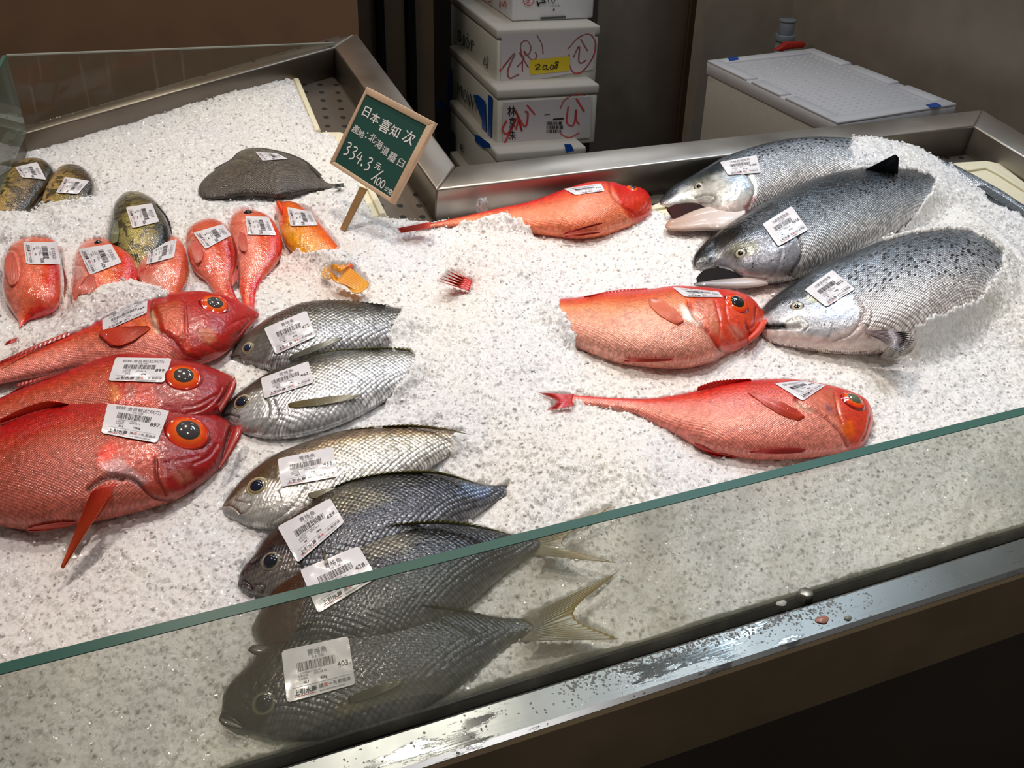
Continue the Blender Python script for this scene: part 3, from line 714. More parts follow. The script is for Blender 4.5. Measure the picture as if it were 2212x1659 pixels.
# ------------------------------------------------------------------ glass
def glass_mat(name, tint, fog, fogcol, smear=.5, spec=1.0, lo=.45, hi=.75):
    m = bpy.data.materials.new(name); m.use_nodes = True; N = m.node_tree.nodes; L = m.node_tree.links
    N.remove(N['Principled BSDF']); out = N['Material Output']
    tr = N.new('ShaderNodeBsdfTransparent'); tr.inputs[0].default_value = (*tint, 1)
    gl = N.new('ShaderNodeBsdfGlossy'); gl.inputs['Roughness'].default_value = .02; gl.inputs[0].default_value = (1, 1, 1, 1)
    df = N.new('ShaderNodeBsdfDiffuse'); df.inputs[0].default_value = (*fogcol, 1)
    fr = N.new('ShaderNodeFresnel'); fr.inputs[0].default_value = 1.45; gm = N.new('ShaderNodeNewGeometry'); bf = N.new('ShaderNodeMath'); bf.operation = 'SUBTRACT'; bf.inputs[0].default_value = 1; L.new(gm.outputs['Backfacing'], bf.inputs[1])
    mf = N.new('ShaderNodeMath'); mf.operation = 'MULTIPLY'; mf.inputs[1].default_value = spec; L.new(fr.outputs[0], mf.inputs[0]); mg = N.new('ShaderNodeMath'); mg.operation = 'MULTIPLY'; L.new(mf.outputs[0], mg.inputs[0]); L.new(bf.outputs[0], mg.inputs[1])
    m1 = N.new('ShaderNodeMixShader'); L.new(mg.outputs[0], m1.inputs[0]); L.new(tr.outputs[0], m1.inputs[1]); L.new(gl.outputs[0], m1.inputs[2])
    t = N.new('ShaderNodeTexCoord')
    n = N.new('ShaderNodeTexNoise'); n.inputs['Scale'].default_value = 9; n.inputs['Detail'].default_value = 7; n.inputs['Roughness'].default_value = .65
    mp = N.new('ShaderNodeMapping'); mp.inputs['Scale'].default_value = (1, 1, .45); L.new(t.outputs['Object'], mp.inputs[0]); L.new(mp.outputs[0], n.inputs['Vector'])
    mr = N.new('ShaderNodeMapRange'); mr.inputs['From Min'].default_value = lo; mr.inputs['From Max'].default_value = hi; mr.inputs['To Min'].default_value = fog * (1 - smear); mr.inputs['To Max'].default_value = fog * (1 + smear)
    L.new(n.outputs['Fac'], mr.inputs[0])
    # runs of dried water
    n2 = N.new('ShaderNodeTexNoise'); n2.inputs['Scale'].default_value = 1; n2.inputs['Detail'].default_value = 3; mp2 = N.new('ShaderNodeMapping'); mp2.inputs['Scale'].default_value = (90, 1, 6)
    L.new(t.outputs['Object'], mp2.inputs[0]); L.new(mp2.outputs[0], n2.inputs['Vector'])
    mr2 = N.new('ShaderNodeMapRange'); mr2.inputs['From Min'].default_value = .62; mr2.inputs['From Max'].default_value = .72; mr2.inputs['To Max'].default_value = .10 * smear
    L.new(n2.outputs['Fac'], mr2.inputs[0])
    ad = N.new('ShaderNodeMath'); ad.use_clamp = True; L.new(mr.outputs[0], ad.inputs[0]); L.new(mr2.outputs[0], ad.inputs[1])
    m2 = N.new('ShaderNodeMixShader'); L.new(ad.outputs[0], m2.inputs[0]); L.new(m1.outputs[0], m2.inputs[1]); L.new(df.outputs[0], m2.inputs[2])
    L.new(m2.outputs[0], out.inputs[0]); return m
MT['glass_f'] = glass_mat('front_glass', (.92, .935, .90), .30, (.86, .85, .70))
MT['glass_b'] = glass_mat('rear_glass', (.94, .97, .95), .05, (.5, .5, .45), spec=.35)
MT['glass_l'] = glass_mat('side_glass', (.80, .88, .84), .16, (.35, .42, .37))
m, N, L, P = newmat('green_glass_edge'); P.inputs['Base Color'].default_value = (.028, .115, .09, 1); P.inputs['Roughness'].default_value = .28; P.inputs['Specular IOR Level'].default_value = .6
MT['gedge'] = m
t = thing('front_glass_panel', (.7, .6, BASE), 'low upright front glass pane with green polished top edge, misted and water stained', 'glass')
zt = BASE + .7 - .8985 * .598 - .0
b = MB(); b.box((-1, .597, BASE - .02), (2.4, .608, zt - .0008)); b.build('glass_pane', MT['glass_f'], t)
b = MB(); b.box((-1, .597, zt - .0008), (2.4, .608, zt)); b.build('polished_edge', MT['gedge'], t)['label'] = 'green polished top edge'
A0 = wl(bed((58, 286), RH)); A1 = CAM + ray(15, 121) * (A0[1] / ray(15, 121)[1])
B0 = wl(bed((728, 99), RH)); B1 = CAM + ray(724, 94) * (B0[1] / ray(724, 94)[1])
L0 = wl(bed((-330, 1180), RH)); L1 = L0 + (A1 - A0)
def pane(name, q, thick, mat, label):
    t = thing(name, q[0], label, 'glass'); b = MB(); b.prism(q, thick); b.build('glass_pane', MT[mat], t)
    e = MB(); up = q[2] - q[3]; d = np.array(thick); w = np.array([0, 0, .0015])
    e.prism([q[2] , q[3], q[3] + w, q[2] + w] if False else [q[2] + w, q[3] + w, q[3] + d + w, q[2] + d + w], (0, 0, -.002)); e.build('polished_edge', MT['gedge'] if name == 'side_glass_panel' else MT['glass_b2'], t)
MT['glass_b2'] = simple('pale_glass_edge', (.35, .38, .33), .25)
pane('rear_glass_panel', [A0, B0, B1, A1], (-.0005, .006, 0), 'glass_b', 'clear wedge shaped glass pane standing on the left rear rail')
pane('side_glass_panel', [L0, A0, A1, L1], (-.006, -.0005, 0), 'glass_l', 'greenish glass side pane at the far left edge of the counter')

# ------------------------------------------------------------------ foam boxes behind the counter
MT['foam'] = simple('expanded_foam', (.66, .63, .57), .75, bump=.35, bscale=260, var=.06)
MT['foamgreen'] = simple('foam_side', (.76, .76, .68), .75, bump=.35, bscale=260, var=.06)
MT['foamwhite'] = simple('white_foam', (.80, .80, .83), .6, bump=.3, bscale=260, var=.04)
MT['tapeblue'] = simple('blue_tape', (.012, .10, .48), .35)
MT['tapeyellow'] = simple('yellow_tape', (.78, .60, .03), .4)
MT['scrawl'] = simple('red_marker', (.62, .06, .06), .5)
MT['boxprint'] = simple('green_grey_print', (.07, .10, .085), .5)
MT['carton'] = simple('box_label_paper', (.66, .62, .64), .5)
MT['inkbox'] = simple('black_marker', (.02, .02, .02), .5)
def zat(px, y): d = ray(*px); return CAM[2] + d[2] / d[1] * y
YAW = math.radians(-6.3); EX = np.array([math.cos(YAW), math.sin(YAW), 0]); EY = np.array([-math.sin(YAW), math.cos(YAW), 0])
class SBox:
    def __init__(s, name, corner, top, wpx, d, depth, label, lidh=.035, mats=('foam', 'foam'), group='foam fish boxes in the stack'):
        P0 = CAM + ray(*corner) / F * depth; s.P = P0; zt_ = zat(top, P0[1]); s.h = zt_ - P0[2]
        Q = onplane([wpx], P0, EY)[0]; s.w = abs((Q - P0) @ EX); s.d = d
        s.t = thing(name, P0 + EX * s.w / 2 + EY * d / 2, label, 'box', group)
        def slab(z0, z1, i, nm, mt, notch=0):
            b = MB(); z0 = np.array([0, 0, z0]); a = P0 + EX * i + EY * i
            q = [a, a + EX * (s.w - 2 * i), a + EX * (s.w - 2 * i) + EY * (d - 2 * i), a + EY * (d - 2 * i)]
            b.prism([p + np.array([0, 0, z1]) for p in q], (0, 0, z0[2] - z1)); return b.build(nm, MT[mt], s.t, bevel=.008)
        slab(0, s.h - lidh - .002, .004, 'box_body', mats[0]); slab(s.h - lidh, s.h, 0, 'lid', mats[1])
    def ink(s, nm, side, items, mats):
        """items drawn straight from photograph coordinates onto the face plane"""
        if nm == 'blue_tape' and len(items) > 1: return [s.ink(nm, side, [i], mats) for i in items]
        n = EY if side == 'front' else EX; P0 = s.P - n * .0012
        ik = Ink()
        for it in items: it(ik)
        return ik.build(nm, lambda P: onplane(P, P0, n), [MT[x] for x in mats], s.t)
def Q6(x, y): return (930 + x / 4.608, y / 4.608)
def st(pts, w, mi=0, n=30): return lambda ik: ik.stroke([Q6(*p) for p in pts], w / 4.608, mi, n)
def pl(pts, mi=0): return lambda ik: ik.raw([Q6(*p) for p in pts], [tuple(range(len(pts)))], mi)
def tq(txt, tl, tr, bl, mi=0, bold=0):             # text between photo points: baseline box
    def f(ik):
        V, Fs = text_mesh(txt, bold); a = np.array(Q6(*tl)); b_ = np.array(Q6(*tr)); c = np.array(Q6(*bl))
        w = V[:, 0].max(); h0, h1 = V[:, 1].min(), V[:, 1].max()
        ik.raw(a + (V[:, :1] / w) * (b_ - a) + (1 - (V[:, 1:] - h0) / (h1 - h0)) * (c - a), Fs, mi)
    return f
bC = SBox('foam_box', (1071, 455), (1071, 331), (1268, 312), .70, 3.70, 'dirty foam box with blue tape, lowest of the visible stack behind the divider', mats=('foamgreen', 'foam'))
bC.P = bC.P
bB = SBox('foam_box', (1071, 325), (1071, 194), (1288, 304), .70, 3.70, 'white foam box with MOWI print and blue tape strips, below the yellow tagged box', mats=('foamgreen', 'foam'))
bA = SBox('foam_box', (1071, 191), (1069, 64), (1290, 178), .70, 3.70, 'white foam box with yellow 2a08 tag and red marker scrawl, second from stack top', mats=('foamgreen', 'foam'))
bT = SBox('foam_box', (1104, 47), (1104, -75), (1285, 37), .46, (bA.P[2] + bA.h + .001 - CAM[2]) / ray(1104, 47)[2] * F, 'cleaner white foam box cut by the top of the picture, topmost of the stack', mats=('foamwhite', 'foamwhite'))
bD = SBox('foam_box', (1072, 585), (1071, 460), (1268, 568), .70, 3.70, 'foam box mostly hidden behind the steel rail at the stack bottom', mats=('foam', 'foam'))
bA.ink('box_print', 'side', [tq('s', (262, 285), (305, 315), (262, 400)), tq('J', (312, 330), (338, 350), (312, 455)), tq('ó', (345, 300), (385, 330), (345, 475)), tq('r', (392, 385), (430, 410), (392, 500)), st([(540, 560), (530, 640), (565, 640)], 8), st([(565, 560), (555, 680)], 8)], ['boxprint'])
bA.ink('address_label', 'front', [pl([(705, 355), (1640, 300), (1620, 690), (700, 860)])], ['carton'])
bA.ink('marker_scrawl', 'front', [lambda ik: None,
    st([(690, 710), (840, 530), (770, 700), (790, 780), (880, 740)], 20), st([(860, 670), (930, 590), (905, 540)], 16), st([(915, 600), (915, 715)], 16), st([(880, 520), (975, 675)], 16),
    st([(905, 560), (900, 440), (960, 405), (1000, 480), (960, 560), (925, 500), (1010, 600), (1060, 560), (1040, 520)], 15), st([(1060, 350), (1110, 450), (1120, 540)], 14),
    st([(1365, 490), (1480, 370), (1590, 345), (1645, 450), (1600, 600), (1500, 720), (1420, 720), (1375, 620), (1380, 540)], 15, n=60), st([(1420, 575), (1480, 460), (1475, 600), (1500, 630), (1550, 600)], 16), st([(1490, 385), (1565, 510)], 16)], ['scrawl'])
bA.P = bA.P - EY * .0015
bA.ink('yellow_tag', 'front', [pl([(985, 600), (1390, 558), (1385, 705), (990, 745)])], ['tapeyellow'])['label'] = 'yellow tape tag handwritten 2a08'
bA.P = bA.P - EY * .001
bA.ink('tag_writing', 'front', [st([(1040, 655), (1080, 640), (1085, 660), (1045, 690), (1095, 685)], 9), st([(1155, 650), (1120, 660), (1125, 690), (1155, 680), (1155, 645), (1160, 690), (1175, 690)], 9), st([(1205, 645), (1190, 680), (1215, 690), (1225, 655), (1200, 645)], 9), st([(1270, 615), (1240, 625), (1262, 650), (1250, 685), (1235, 665), (1265, 640), (1275, 615)], 9)], ['inkbox'])
bB.ink('box_print', 'side', [tq('M', (262, 810), (312, 850), (262, 935)), tq('O', (318, 880), (362, 905), (318, 1000)), tq('W', (365, 905), (432, 960), (365, 1055)), tq('I', (436, 965), (448, 975), (436, 1090))], ['boxprint'])
bB.ink('blue_tape', 'side', [pl([(185, 680), (213, 690), (200, 1050), (165, 1060), (158, 900)]), pl([(425, 940), (480, 950), (545, 1010), (555, 1450), (512, 1420), (510, 1200), (460, 1060)]), pl([(575, 945), (615, 965), (598, 1490), (565, 1460)])], ['tapeblue'])
bB.ink('address_label', 'front', [pl([(720, 1025), (1600, 960), (1590, 1370), (1320, 1400), (720, 1440)])], ['carton'])
bB.P = bB.P - EY * .0015
bB.ink('marker_scrawl', 'front', [st([(760, 1200), (715, 1290), (770, 1330), (850, 1180), (820, 1260), (730, 1440)], 20, n=50), st([(850, 1100), (910, 1310), (880, 1200), (850, 1290)], 18), st([(840, 1100), (940, 1260), (970, 1130), (940, 1110)], 18), st([(960, 1045), (1040, 1140)], 15),
    st([(1370, 1060), (1355, 1210), (1390, 1250), (1430, 1230), (1450, 1080), (1450, 1190), (1480, 1240)], 15), st([(1450, 980), (1530, 1110)], 18), st([(1290, 1080), (1340, 990), (1450, 940), (1540, 950)], 10), st([(1290, 1330), (1380, 1370), (1480, 1320)], 10)], ['scrawl'])
bB.ink('shipping_print', 'front', [tq('林', (765, 1055), (850, 1050), (765, 1160), 0, .01), tq('京', (780, 1165), (845, 1160), (780, 1280), 0, .01), tq('朱', (780, 1300), (850, 1295), (780, 1395), 0, .01),
    lambda ik: [ik.bars(Q6(1155, 0)[0], Q6(0, y)[1], Q6(x, 0)[0], Q6(0, y + 34)[1], 26, y) for x, y in ((1310, 1210), (1320, 1250), (1315, 1290))], pl([(1220, 1180), (1325, 1172), (1325, 1188), (1220, 1196)]), pl([(1135, 1140), (1190, 1135), (1190, 1141), (1135, 1146)])], ['inkbox'])
bC.ink('blue_tape', 'side', [pl([(440, 1340), (480, 1350), (590, 1430), (600, 1470), (520, 1470), (440, 1400)]), pl([(55, 1010), (110, 1005), (190, 1070), (160, 1120), (110, 1070), (55, 1070)])], ['tapeblue'])
bC.ink('box_print', 'side', [pl([(150, 1330), (190, 1285), (245, 1330), (240, 1500), (200, 1480), (190, 1380)]), tq('E', (290, 1420), (330, 1450), (290, 1490))], ['boxprint'])
bC.ink('blue_tape', 'front', [pl([(1330, 1435), (1400, 1435), (1430, 1500), (1350, 1520)])], ['tapeblue'])
bT.ink('marker_scrawl', 'front', [lambda ik: ik.stroke([(1142 + 11 * math.cos(a), 1 + 11 * math.sin(a)) for a in np.linspace(0, 6.4, 30)], 1.8), st([(950, 10), (985, 5), (960, 30), (995, 25)], 8), ], ['scrawl'])
bT.ink('black_print', 'front', [st([(1060, 5), (1075, 60), (1085, 30), (1140, 25), (1130, 0)], 14), st([(1100, 5), (1130, 5), (1125, 20), (1105, 20)], 6), st([(1170, 0), (1180, 35)], 8), st([(1200, 0), (1220, 30), (1240, 0)], 8), tq('上引水產', (1180, 55), (1285, 50), (1180, 68)), pl([(1220, 88), (1236, 87), (1237, 108), (1221, 109)])], ['inkbox'])
bT.ink('grip_slot', 'front', [pl([(1095, 172), (1345, 160), (1345, 182), (1095, 194)])], ['boxprint'])
bT.ink('side_writing', 'side', [st([(575, 10), (590, 25), (605, 5)], 9), st([(690, 10), (685, 75)], 9), st([(710, 20), (720, 60), (740, 10), (745, 70)], 8)], ['scrawl'])

# white box behind the right tray
P0 = CAM + ray(1810, 264) / F * 2.7
top = onplane([(1810, 264), (2067, 224), (1768, 106), (1528, 130)], P0, np.array([0, 0, 1.]))
cen = top.mean(0)
t = thing('white_foam_box', (cen[0], cen[1], 0), 'large clean white foam box with dimpled lid behind the right tray rail', 'box')
def shr(q, k): return cen + (q - cen) * k
bb_ = MB(); lid = shr(top, 1.0); bb_.prism(lid + [0, 0, -.006], (0, 0, -.036))
ex_, ey_ = lid[1] - lid[0], lid[3] - lid[0]
def lp(a, b_, z=0): return lid[0] + ex_ * a + ey_ * b_ + np.array([0, 0, z])
for a0, a1, b0_, b1_ in ((0, 1, 0, .075), (0, .1, .075, .36), (0, .1, .40, .62), (0, .1, .66, 1), (.9, 1, .075, .30), (.9, 1, .36, .66), (.9, 1, .70, 1), (.1, .9, .935, 1)):
    bb_.prism([lp(a0, b0_), lp(a1, b0_), lp(a1, b1_), lp(a0, b1_)], (0, 0, -.008))
for i in range(12):
    for j in range(22):
        p = lp(.15 + .70 * i / 11, .12 + .77 * j / 21, -.0065); bb_.cyl(p, .006, .0045, .0028, 8)
bb_.build('lid', MT['foamwhite'], t, bevel=.003, segs=1)
bb_ = MB(); bb_.prism(shr(top, .985) + [0, 0, -.043], (0, 0, -.24)); bb_.build('box_body', MT['foam'], t, bevel=.006)
for q in ([(1572, 124), (1592, 122), (1597, 128), (1576, 132)], [(2000, 226), (2022, 221), (2034, 228), (2030, 232), (2008, 232)]):
    V = onplane(q, P0 + [0, 0, .0012], np.array([0, 0, 1.])); b = MB(); b.prism(V, (0, 0, -.0008)); b.build('blue_tape', MT['tapeblue'], t)
t = thing('foam_box', (cen[0], cen[1], 0), 'lower foam box peeking out beneath the big white lidded box', 'box', None)
b = MB(); q = shr(top, 1.06) + [-.02, 0, -.29]; b.prism(q, (0, 0, -.04)); b.build('lid', MT['foam'], t, bevel=.006)
b = MB(); b.prism(shr(top, 1.04) + [-.02, 0, -.331], (0, 0, -.3)); b.build('box_body', MT['foam'], t, bevel=.006)
b = MB(); q = shr(top, 1.0) + [0, 0, -.635]; z_ = q[0][2]; b.prism(q, (0, 0, -z_)); o = b.build('base_crate', MT['cab']); tag(o, 'dark crate under the white foam boxes behind the counter', 'crate')
b = MB(); z0 = bD.P[2]; q0 = bD.P - [0, 0, .002]; b.prism([q0, q0 + EX * bD.w, q0 + EX * bD.w + EY * .7, q0 + EY * .7], (0, 0, -q0[2])); o = b.build('pallet_base', MT['cab']); tag(o, 'dark base under the stack of foam boxes', 'pallet')
# pipe
MT['pvc'] = simple('grey_pvc', (.24, .28, .32), .4)
pc = CAM + ray(1694, 95) / ray(1694, 95)[1] * 3.06
t = thing('drain_pipe', (pc[0], pc[1], 0), 'grey plastic pipe with collar standing behind the white box', 'pipe')
b = MB(); b.cyl((pc[0], pc[1], 0), .030, .030, pc[2] + .012, 32); b.build('pipe_body', MT['pvc'], t, smooth=True)
b = MB(); zc_ = pc[2] + .012; b.cyl((pc[0], pc[1], zc_), .036, .036, .022, 32); b.cyl((pc[0], pc[1], zc_ + .022), .027, .027, .042, 32); b.cyl((pc[0], pc[1], zc_ + .064), .030, .030, .008, 32); b.build('pipe_collar', MT['pvc'], t, bevel=.002)
q = onplane([(1676, 110), (1690, 101), (1700, 92), (1738, 91), (1743, 97), (1735, 104), (1706, 107), (1690, 112)], (0, 2.98, 0), np.array([0, 1., 0])); b = MB(); b.prism(q, (0, .022, 0)); o = b.build('red_valve_handle', simple('red_plastic', (.55, .03, .02), .4), bevel=.004)
tag(o, 'red plastic lever handle beside the grey pipe', 'handle')

# ------------------------------------------------------------------ silver fish
IR_S = [(0, '20242c'), (.55, '20242c'), (.64, 'b8a878'), (.78, '7d7250'), (.92, 'c9bd9a'), (1, '8f866c'), (1.18, '4a443a')]
G1 = [(-1, 'd6d6d8'), (-.3, 'cfd0d2'), (.15, 'c2c1bc'), (.42, '7a786f'), (.62, '34352c'), (1, '14160f')]
G2 = [(-1, 'c4c4c6'), (-.5, '9fa0a2'), (0, '84847f'), (.35, '4c4a42'), (.6, '24241d'), (1, '10120e')]
G3 = [(-1, '74767a'), (-.3, '4a4b52'), (.2, '34363f'), (.5, '20211f'), (1, '0c0c09')]
G6 = [(-1, '5c5e60'), (-.3, '3a3c42'), (.2, '2a2c34'), (.5, '1c1d1c'), (1, '0c0c09')]
SG = 'silver grey fish laid in a column on the ice'
def head_s(f, brown='4d3b28', jaw=None):
    pass
S = {}
S[1] = Fish('silver_fish', 'silver grey fish with sticker 472, topmost of the silver column, snout under the red fish', 'fish', SG,
    [(493, 768), (501, 757), (520, 734), (539, 717), (577, 689), (618, 668), (656, 655), (713, 650), (776, 654), (824, 660), (862, 667), (930, 682), (1000, 700)],
    [(494, 770), (500, 775), (528, 785), (564, 797), (600, 806), (650, 806), (700, 795), (755, 778), (800, 765), (860, 745), (930, 728), (1000, 732)],
    k=.46, sink=.45, mat='silver', grad=G2, seed=1, met=.45,
    feats=[('poly', [(480, 790), (490, 750), (540, 705), (585, 680), (600, 740), (560, 800)], '5a5346', 8, .7, {'sc': .25, 'met': .3}),
           ('line', [(590, 730), (596, 760), (585, 800)], '2c2820', 3, .5, .0015), ('line', [(500, 772), (515, 768), (520, 778)], '201c18', 2, .8, .001)])
S[2] = Fish('silver_fish', 'bright silver fish with sticker 462, second of the silver column, yellowish pectoral fin', 'fish', SG,
    [(479, 893), (484, 882), (492, 871), (523, 843), (561, 817), (602, 795), (650, 777), (713, 761), (776, 755), (840, 753), (889, 758), (950, 770), (1020, 785)],
    [(479, 897), (483, 905), (495, 917), (523, 935), (555, 945), (593, 950), (650, 945), (713, 928), (760, 909), (805, 885), (850, 860), (940, 825), (1020, 815)],
    k=.40, sink=.5, mat='silver', grad=G1, seed=2, met=.45,
    feats=[('poly', [(470, 900), (500, 855), (560, 805), (610, 790), (600, 812), (570, 840), (540, 850), (500, 880)], '3a362d', 7, .85, {'sc': .1, 'met': .3}),
           ('poly', [(478, 900), (560, 850), (590, 860), (600, 900), (590, 950), (540, 945)], 'c6c6c4', 7, .6, {'sc': .3, 'met': .5}),
           ('poly', [(610, 945), (650, 880), (740, 868), (810, 880), (740, 925), (660, 948)], 'b9bcc2', 9, .5, {'sc': .6, 'met': .3}),
           ('line', [(568, 850), (580, 875), (578, 900), (560, 925), (530, 938)], '6e6a60', 3, .5, .0014), ('line', [(592, 868), (600, 890), (590, 915), (565, 940)], '55514a', 3, .5, .0016),
           ('line', [(481, 898), (498, 895), (516, 900)], '2c2820', 2.2, .8, .0015), ('line', [(516, 900), (508, 912), (498, 905)], '6b665a', 1.6, .7, .0006)])
S[3] = Fish('silver_fish', 'pale bronze and silver fish with sticker 456, third of the silver column, whole head visible', 'fish', SG,
    [(479, 1096), (483, 1088), (491, 1075), (505, 1056), (523, 1036), (564, 1001), (602, 979), (650, 960), (713, 938), (776, 927), (871, 921), (935, 925), (973, 931), (1014, 938), (1060, 945)],
    [(479, 1099), (484, 1109), (495, 1118), (523, 1132), (548, 1140), (583, 1145), (640, 1140), (713, 1115), (776, 1085), (871, 1045), (935, 1008), (975, 985), (1014, 972), (1060, 968)],
    k=.42, sink=.5, mat='silver', grad=[(-1, 'd2d0cc'), (-.3, 'd6d2c8'), (.2, 'd0c6b0'), (.38, 'a08a68'), (.55, '6a5640'), (1, '2e261c')], seed=3, met=.4,
    feats=[('poly', [(470, 1100), (500, 1050), (560, 995), (612, 970), (600, 1000), (600, 1040), (560, 1035), (520, 1060), (495, 1085)], '4f3a26', 6, .9, {'sc': .0, 'met': .2}),
           ('poly', [(480, 1105), (500, 1082), (530, 1066), (590, 1045), (640, 1050), (650, 1100), (600, 1140), (540, 1138)], 'cfccc6', 7, .75, {'sc': .3, 'met': .45}),
           ('poly', [(478, 1104), (484, 1090), (500, 1098), (525, 1112), (545, 1130), (520, 1130)], '9c9ca0', 4, .9, {'sc': 0, 'met': .2}),
           ('line', [(482, 1092), (497, 1090), (512, 1100), (518, 1108)], '6b4a30', 3, .9, .0018), ('line', [(508, 1080), (530, 1084), (542, 1086), (534, 1102), (522, 1108), (512, 1096)], '6a5040', 1.6, .8, .0009),
           ('line', [(600, 1060), (606, 1080), (600, 1100)], '8a8580', 2, .5, .0008), ('line', [(660, 1055), (645, 1080), (620, 1105), (590, 1125)], '77726a', 2.5, .5, .0014)])
S[4] = Fish('silver_fish', 'dark grey blue fish with sticker 429, brown head and arched yellow edged dorsal fin', 'fish', SG,
    [(514, 1262), (518, 1240), (528, 1222), (544, 1204), (560, 1180), (583, 1153), (635, 1105), (700, 1063), (744, 1044), (809, 1028), (874, 1021), (939, 1021), (995, 1033), (1048, 1047), (1096, 1049), (1150, 1050)],
    [(514, 1266), (522, 1274), (544, 1284), (580, 1292), (620, 1296), (680, 1292), (740, 1275), (809, 1245), (874, 1212), (950, 1172), (1000, 1138), (1050, 1100), (1098, 1068), (1150, 1066)],
    k=.42, sink=.55, mat='silver', grad=G3, seed=4, met=.45,
    feats=[('poly', [(505, 1270), (520, 1225), (580, 1145), (640, 1095), (700, 1060), (660, 1130), (640, 1180), (590, 1180), (550, 1210), (530, 1245)], '35231a', 8, .9, {'sc': .05, 'met': .1}),
           ('poly', [(520, 1285), (530, 1240), (600, 1190), (650, 1200), (640, 1260), (590, 1295)], '6f665e', 8, .75, {'sc': .5, 'met': .25}),
           ('poly', [(700, 1080), (760, 1050), (800, 1060), (850, 1075), (790, 1100), (740, 1110)], '77725f', 12, .6, {'met': .6}),
           ('poly', [(1000, 1045), (1060, 1052), (1050, 1075), (990, 1070)], '6c7fa0', 10, .6, {}),
           ('line', [(518, 1247), (530, 1252), (542, 1262), (546, 1270)], '2c1712', 4, .9, .0025), ('line', [(514, 1262), (528, 1262), (544, 1268)], '4a2a22', 2.5, .8, .0012),
           ('line', [(548, 1262), (572, 1264), (566, 1280)], '2a2320', 1.8, .7, .001), ('line', [(640, 1200), (650, 1230), (625, 1275)], '3a3630', 3, .5, .0014)])
S[5] = Fish('silver_fish', 'dark bluish fish with sticker 428 crossing under the glass edge, forked yellow tail', 'fish', SG,
    [(544, 1356), (556, 1330), (575, 1300), (605, 1255), (650, 1212), (700, 1185), (750, 1164), (809, 1145), (874, 1133), (939, 1129), (1000, 1133), (1060, 1143), (1100, 1153), (1150, 1158), (1180, 1158)],
    [(545, 1362), (558, 1390), (580, 1410), (620, 1425), (700, 1432), (800, 1420), (900, 1385), (1000, 1320), (1060, 1270), (1110, 1225), (1150, 1200), (1165, 1193), (1185, 1188)],
    k=.36, sink=.5, mat='silver', grad=G6, scm=.7, seed=5, met=.35,
    feats=[('poly', [(540, 1360), (600, 1250), (660, 1200), (670, 1260), (650, 1340), (600, 1420)], '4a2c1a', 9, .85, {'sc': .1, 'met': .1}),
           ('poly', [(760, 1170), (830, 1150), (900, 1160), (880, 1190), (800, 1200)], '7b776a', 14, .6, {'met': .6})])
S[6] = Fish('silver_fish', 'dark fish with sticker 403 lying wholly behind the misted front glass', 'fish', SG,
    [(481, 1528), (482, 1502), (500, 1472), (527, 1445), (570, 1402), (635, 1364), (700, 1338), (787, 1318), (874, 1310), (961, 1314), (1026, 1325), (1082, 1334), (1120, 1336), (1150, 1335)],
    [(474, 1552), (488, 1566), (527, 1580), (592, 1596), (657, 1602), (744, 1590), (874, 1552), (961, 1506), (1026, 1458), (1069, 1420), (1108, 1388), (1135, 1378), (1160, 1374)],
    k=.34, sink=.3, mat='silver', grad=G6, scm=.6, seed=6, met=.3,
    feats=[('poly', [(470, 1560), (500, 1460), (600, 1370), (640, 1420), (600, 1500), (560, 1590)], '2a2019', 10, .8, {'sc': .2, 'met': .1}),
           ('poly', [(720, 1520), (860, 1470), (870, 1490), (740, 1550)], '8a8468', 12, .6, {'met': .5}), ('line', [(478, 1535), (500, 1545), (520, 1560)], '18120e', 3, .8, .002)])
S[1].eye((536, 752), 14, IR_S, .62, '1c2b45'); S[2].eye((524, 869), 20, IR_S, .66, '101c30'); S[3].eye((556, 1051), 24, IR_S, .6, '0c1430')
S[4].eye((585, 1213), 23, [(0, '20242c'), (.7, '3a3c40'), (.84, '9a8f74'), (.95, '4a4640'), (1.18, '1c1815')], .72, '0e1726', dome=.42)
S[6].eye((570, 1520), 26, [(0, '20242c'), (.7, '3a3c40'), (.84, '7a7f64'), (1, '4a4640'), (1.18, '1c1815')], .7, '0e1726')
YE = '8a8430'
S[1].fin('dorsal_fin', [(656, 657), (713, 652), (776, 656), (830, 662)], [(650, 653), (713, 646), (776, 650), (835, 657)], '20221a', '3f4028', 18, 'plane', (.022, .024), ser=.5)
S[1].fin('pectoral_fin', [(628, 764), (622, 782)], [(745, 722), (735, 736)], '8a8878', 'b0aea2', 9, lift=(.001, .005))
S[2].fin('dorsal_fin', [(655, 776), (713, 762), (776, 756), (840, 754), (886, 759)], [(668, 766), (720, 754), (790, 749), (850, 749), (888, 752)], '23261c', '8b8c3a', 26, 'plane', (.024, .026), ser=.6)
S[2].fin('pectoral_fin', [(620, 866), (626, 884)], [(800, 846), (752, 866)], '9c8c58', 'bcb8a4', 14, lift=(.001, .003))
S[3].fin('dorsal_fin', [(740, 933), (800, 926), (871, 922), (935, 926), (985, 933)], [(752, 927), (820, 919), (890, 916), (950, 922), (1016, 938)], '3a3020', '9a8b48', 26, 'plane', (.02, .024), ser=.5)
S[3].fin('pectoral_fin', [(664, 1062), (668, 1078)], [(735, 1050), (728, 1072)], 'a09878', 'cac6b4', 9, lift=(.001, .003))
S[4].fin('dorsal_fin', [(690, 1070), (744, 1046), (809, 1030), (874, 1023), (939, 1023), (1000, 1036)], [(700, 1058), (764, 1032), (830, 1019), (900, 1014), (965, 1020), (1036, 1046)], '1c1d14', '93903a', 30, 'plane', (.026, .03), ser=.6, label='spiny dorsal fin with yellow edge')
